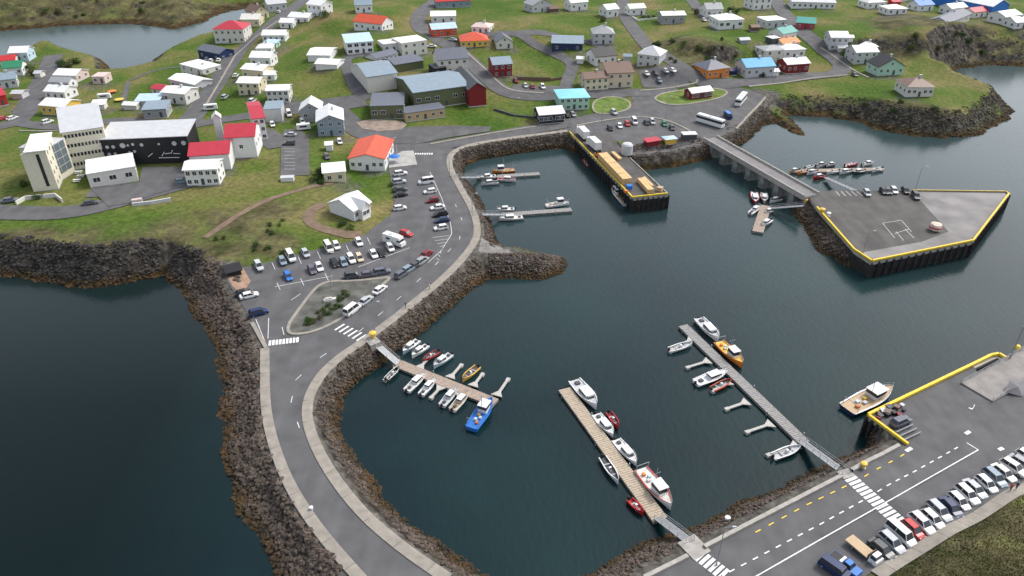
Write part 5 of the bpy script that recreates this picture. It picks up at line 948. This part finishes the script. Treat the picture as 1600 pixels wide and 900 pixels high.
bollard(1348,731,'yellow bollard in the kerb gap of the ferry road',s=1.2); bollard(1284,333,'yellow mooring bollard on the rail of the island quay',z=QZ,s=1.6); bollard(1294,338,'white bollard inside the rail of the island quay','white',QZ,1.3); bollard(1258,318,'yellow post box at the stubby pontoon landing',s=1.5); bollard(1136,814,'white life ring post on the rubble bank','white',s=1); bollard(487,797,'small white marker on the causeway pavement edge','white',s=.7); bollard(583,529,'yellow gate post at the brown pontoon landing',s=1.7)
def person(x, y, label, top, rz=0.0, z=None):
    p = Vector((*P(x, y, z), z)) if z else G(x, y)+Vector((0,0,.28))
    J = [((0,0,.95),.15),((0,0,1.2),.16),((0,0,1.42),.13),((0,0,1.52),.06),((.01,0,1.63),.1),((.02,0,1.74),.07),((.03,.1,.9),.1),((.12,.1,.5),.07),((.08,.1,.08),.05),((.2,.1,.04),.045),((-.03,-.1,.9),.1),((-.08,-.1,.5),.07),((-.2,-.1,.1),.05),((-.1,-.1,.04),.045),((0,.2,1.4),.06),((-.06,.26,1.12),.045),((.06,.25,.9),.04),((0,-.2,1.4),.06),((.08,-.26,1.12),.045),((.16,-.24,.92),.04)]
    E_ = [(0,1),(1,2),(2,3),(3,4),(4,5),(0,6),(6,7),(7,8),(8,9),(0,10),(10,11),(11,12),(12,13),(2,14),(14,15),(15,16),(2,17),(17,18),(18,19)]
    me = bpy.data.meshes.new('person'); me.from_pydata([j[0] for j in J], E_, []); o = ob('person', me, None, p, rz)
    o.modifiers.new('skin', 'SKIN'); sv = me.skin_vertices[0].data if me.skin_vertices else None
    if sv is None:
        bm = bmesh.new(); bm.from_mesh(me); bm.verts.layers.skin.verify(); bm.to_mesh(me); bm.free(); sv = me.skin_vertices[0].data
    for k, (q, r) in enumerate(J): sv[k].radius = (r, r)
    sv[0].use_root = True; o.modifiers.new('sub', 'SUBSURF').levels = 1; o.modifiers['sub'].render_levels = 1
    m = bpy.data.materials.new('clothing_'+top); m.use_nodes = True; n = m.node_tree.nodes; l = m.node_tree.links
    tc = n.new('ShaderNodeTexCoord'); sp = n.new('ShaderNodeSeparateXYZ'); r = n.new('ShaderNodeValToRGB'); r.color_ramp.interpolation = 'CONSTANT'
    dv = n.new('ShaderNodeMath'); dv.operation = 'DIVIDE'; dv.inputs[1].default_value = 1.8
    l.new(tc.outputs['Object'], sp.inputs[0]); l.new(sp.outputs['Z'], dv.inputs[0]); l.new(dv.outputs[0], r.inputs[0])
    e = r.color_ramp.elements; e[0].color = (.02,.02,.03,1); e[1].position = .53; e[1].color = (*COL[top], 1); a = e.new(.84); a.color = (.5,.32,.24,1); a = e.new(.94); a.color = (.06,.04,.03,1)
    l.new(r.outputs[0], n['Principled BSDF'].inputs['Base Color']); n['Principled BSDF'].inputs['Roughness'].default_value = .8; me.materials.append(m); tag(o, label, 'person')
person(1577,768,'person in a red top walking on the bank pavement','red',.5); person(1586,766,'person in black walking on the bank pavement','black',.5); person(634,482,'person in dark clothes on the causeway pavement','darkgrey',.7); person(671,453,'person in a pink top on the causeway pavement','pink',.7)
LEAFM = [mat('leaves_'+str(k), c, .8, .35, 1.2) for k, c in enumerate(((.035,.075,.015), (.06,.1,.02), (.09,.095,.035)))]
def crown(seed, n=520):
    r = np.random.RandomState(seed); vs = []; fs = []
    cl = [(r.uniform(-.6,.6), r.uniform(-.6,.6), r.uniform(.3,1.0), r.uniform(.35,.6)) for k in range(7)]
    for k in range(n):
        c = cl[r.randint(7)]; d = r.normal(size=3); d /= np.linalg.norm(d); p = np.array(c[:3])+d*c[3]*r.uniform(.5, 1)
        u = r.normal(size=3); u /= np.linalg.norm(u); v = np.cross(u, r.normal(size=3)); v /= np.linalg.norm(v); s = r.uniform(.07,.13); i = len(vs)
        vs += [p-u*s, p+v*s*.6, p+u*s, p-v*s*.6]; fs.append((i, i+1, i+2, i+3))
    return vs, fs
CR = [mesh('crown', *crown(s), LEAFM[s % 3]) for s in range(6)]
TRK = MB().bar((0,0,-.2), (.1,.05,.6), .09, n=6, r2=.05).bar((.05,0,.3), (.4,.2,.8), .04).bar((0,0,.3), (-.3,-.3,.8), .04).me('trunk', cm('brown'))
BUSH = [(498,278,2.6,'dark garden shrub beside the cream shed'),(492,284,2.2,'dark garden shrub beside the cream shed'),(503,272,2.4,'dark garden shrub beside the cream shed'),(503,287,1.8,'dark garden shrub beside the cream shed'),(47,112,3,'round bush beside the green roofed house'),(50,118,2.6,'round bush beside the green roofed house'),(100,104,3.4,'dark bush on the inlet point'),(116,100,3.6,'dark bush on the inlet point'),(108,106,2.8,'dark bush on the inlet point'),(1338,95,2.6,'green shrub by the hairpin houses'),(1322,86,2.6,'green shrub by the hairpin houses'),(1012,30,2,'hedge shrub in the walled garden'),(1004,30,2,'hedge shrub in the walled garden'),(1020,28,2,'hedge shrub in the walled garden'),(1086,22,3,'shrub in the hillside garden'),(1142,18,3,'shrub in the hillside garden'),(1150,22,2.6,'shrub in the hillside garden'),(506,18,4,'tree beside the tall white house'),(510,26,3.4,'tree beside the tall white house'),(318,132,3,'dark shrub behind the white street houses'),(314,126,3,'dark shrub behind the white street houses'),(1188,120,2.4,'shrub between the blue roof and the red walled house'),(1218,108,3,'shrub between the blue roof and the red walled house'),(940,34,3,'shrub on the meadow ridge'),(60,310,1.6,'low shrub on the hotel lawn'),(36,290,2,'low shrub on the hotel lawn'),(566,318,1.5,'low shrub behind the crossed gable house'),(534,352,1.6,'low shrub at the crossed gable house front'),(548,358,1.3,'low shrub at the crossed gable house front'),(500,500,1.2,'low shrub in the planted island'),(512,492,1.3,'low shrub in the planted island'),(524,484,1.1,'low shrub in the planted island'),(488,508,1.1,'low shrub in the planted island'),(532,470,1.2,'low shrub in the planted island'),(540,462,1.2,'low shrub in the planted island'),(505,487,1.0,'low shrub in the planted island'),(618,300,1.4,'scrubby bush on the edge below the restaurant'),(612,290,1.4,'scrubby bush on the edge below the restaurant')]
for k in range(24):
    t = rnd.random(); BUSH.append((476+t*74+rnd.uniform(-8, 8), 513-t*56+rnd.uniform(-5, 5), rnd.uniform(.6, 1.1), 'low shrub in the planted island'))
for n_, (xa, xb, ya, yb), sz, lb in ((16, (1010,1150,62,100), 2.2, 'low scrub bush on the brown hill above the orange house'), (12, (1420,1560,55,85), 2.2, 'low scrub bush on the cliff slope under the plateau'), (12, (330,450,340,398), 1.1, 'low scrub bush on the slope above the car park'), (10, (1330,1500,160,185), 1.4, 'low scrub bush on the seaward slope of the headland'), (8, (60,330,4,30), 2.6, 'low scrub bush on the moor across the inlet')):
    for k in range(n_): BUSH.append((rnd.uniform(xa, xb), rnd.uniform(ya, yb), sz*rnd.uniform(.6, 1.2), lb))
for k, (x, y, s, lb) in enumerate(BUSH):
    p = G(x, y); e = empty('shrub', p, rnd.random()*6); tag(e, lb, 'shrub', 'shrubs '+lb.split(' ', 2)[2]); e.scale = (s, s, s*.85); ob('crown', CR[k % 6], e); ob('trunk', TRK, e)
pm_ = MB().box((-1.6,-.5,0), (1.6,.5,.5), 0, .08).box((-1.2,-.3,.5), (.6,.3,.9), 0, .1).build('stone_monument', cm('offwhite'), None, G(516,471)+Vector((0,0,.3)), .3); tag(pm_, 'pale stone monument in the middle of the planted island', 'monument')
# low tufts that roughen the near grass bank
def tufts(px, n, s):
    pts = [G(*p).xy for p in px]; x0, x1 = min(p.x for p in pts), max(p.x for p in pts); y0, y1 = min(p.y for p in pts), max(p.y for p in pts); vs = []; fs = []; k = 0
    def inside(x, y):
        c = False
        for a, b in zip(pts, pts[1:]+pts[:1]):
            if (a.y > y) != (b.y > y) and x < (b.x-a.x)*(y-a.y)/(b.y-a.y)+a.x: c = not c
        return c
    while k < n:
        x = rnd.uniform(x0, x1); y = rnd.uniform(y0, y1); k += 1
        if not inside(x, y): continue
        z = hz(x, y)
        for j in range(3):
            a = rnd.random()*6.28; h = rnd.uniform(.3, 1)*s; i = len(vs); dx, dy = math.cos(a)*s*.5, math.sin(a)*s*.5
            vs += [(x-dx*.5, y-dy*.5, z-.05), (x+dx*.5, y+dy*.5, z-.05), (x+dy*.6, y-dx*.6, z+h*.6)]; fs.append((i, i+1, i+2))
    return vs, fs
v, f = tufts([(1412,882),(1600,775),(1700,720),(1700,950),(1380,930)], 26000, .38); o = ob('grass_tufts', mesh('grass_tufts', v, f, mat('rough_grass', (.13,.125,.045), .9, .5, .15))); tag(o, 'rough olive grass on the bank beside the car row', 'grass', kind='stuff')
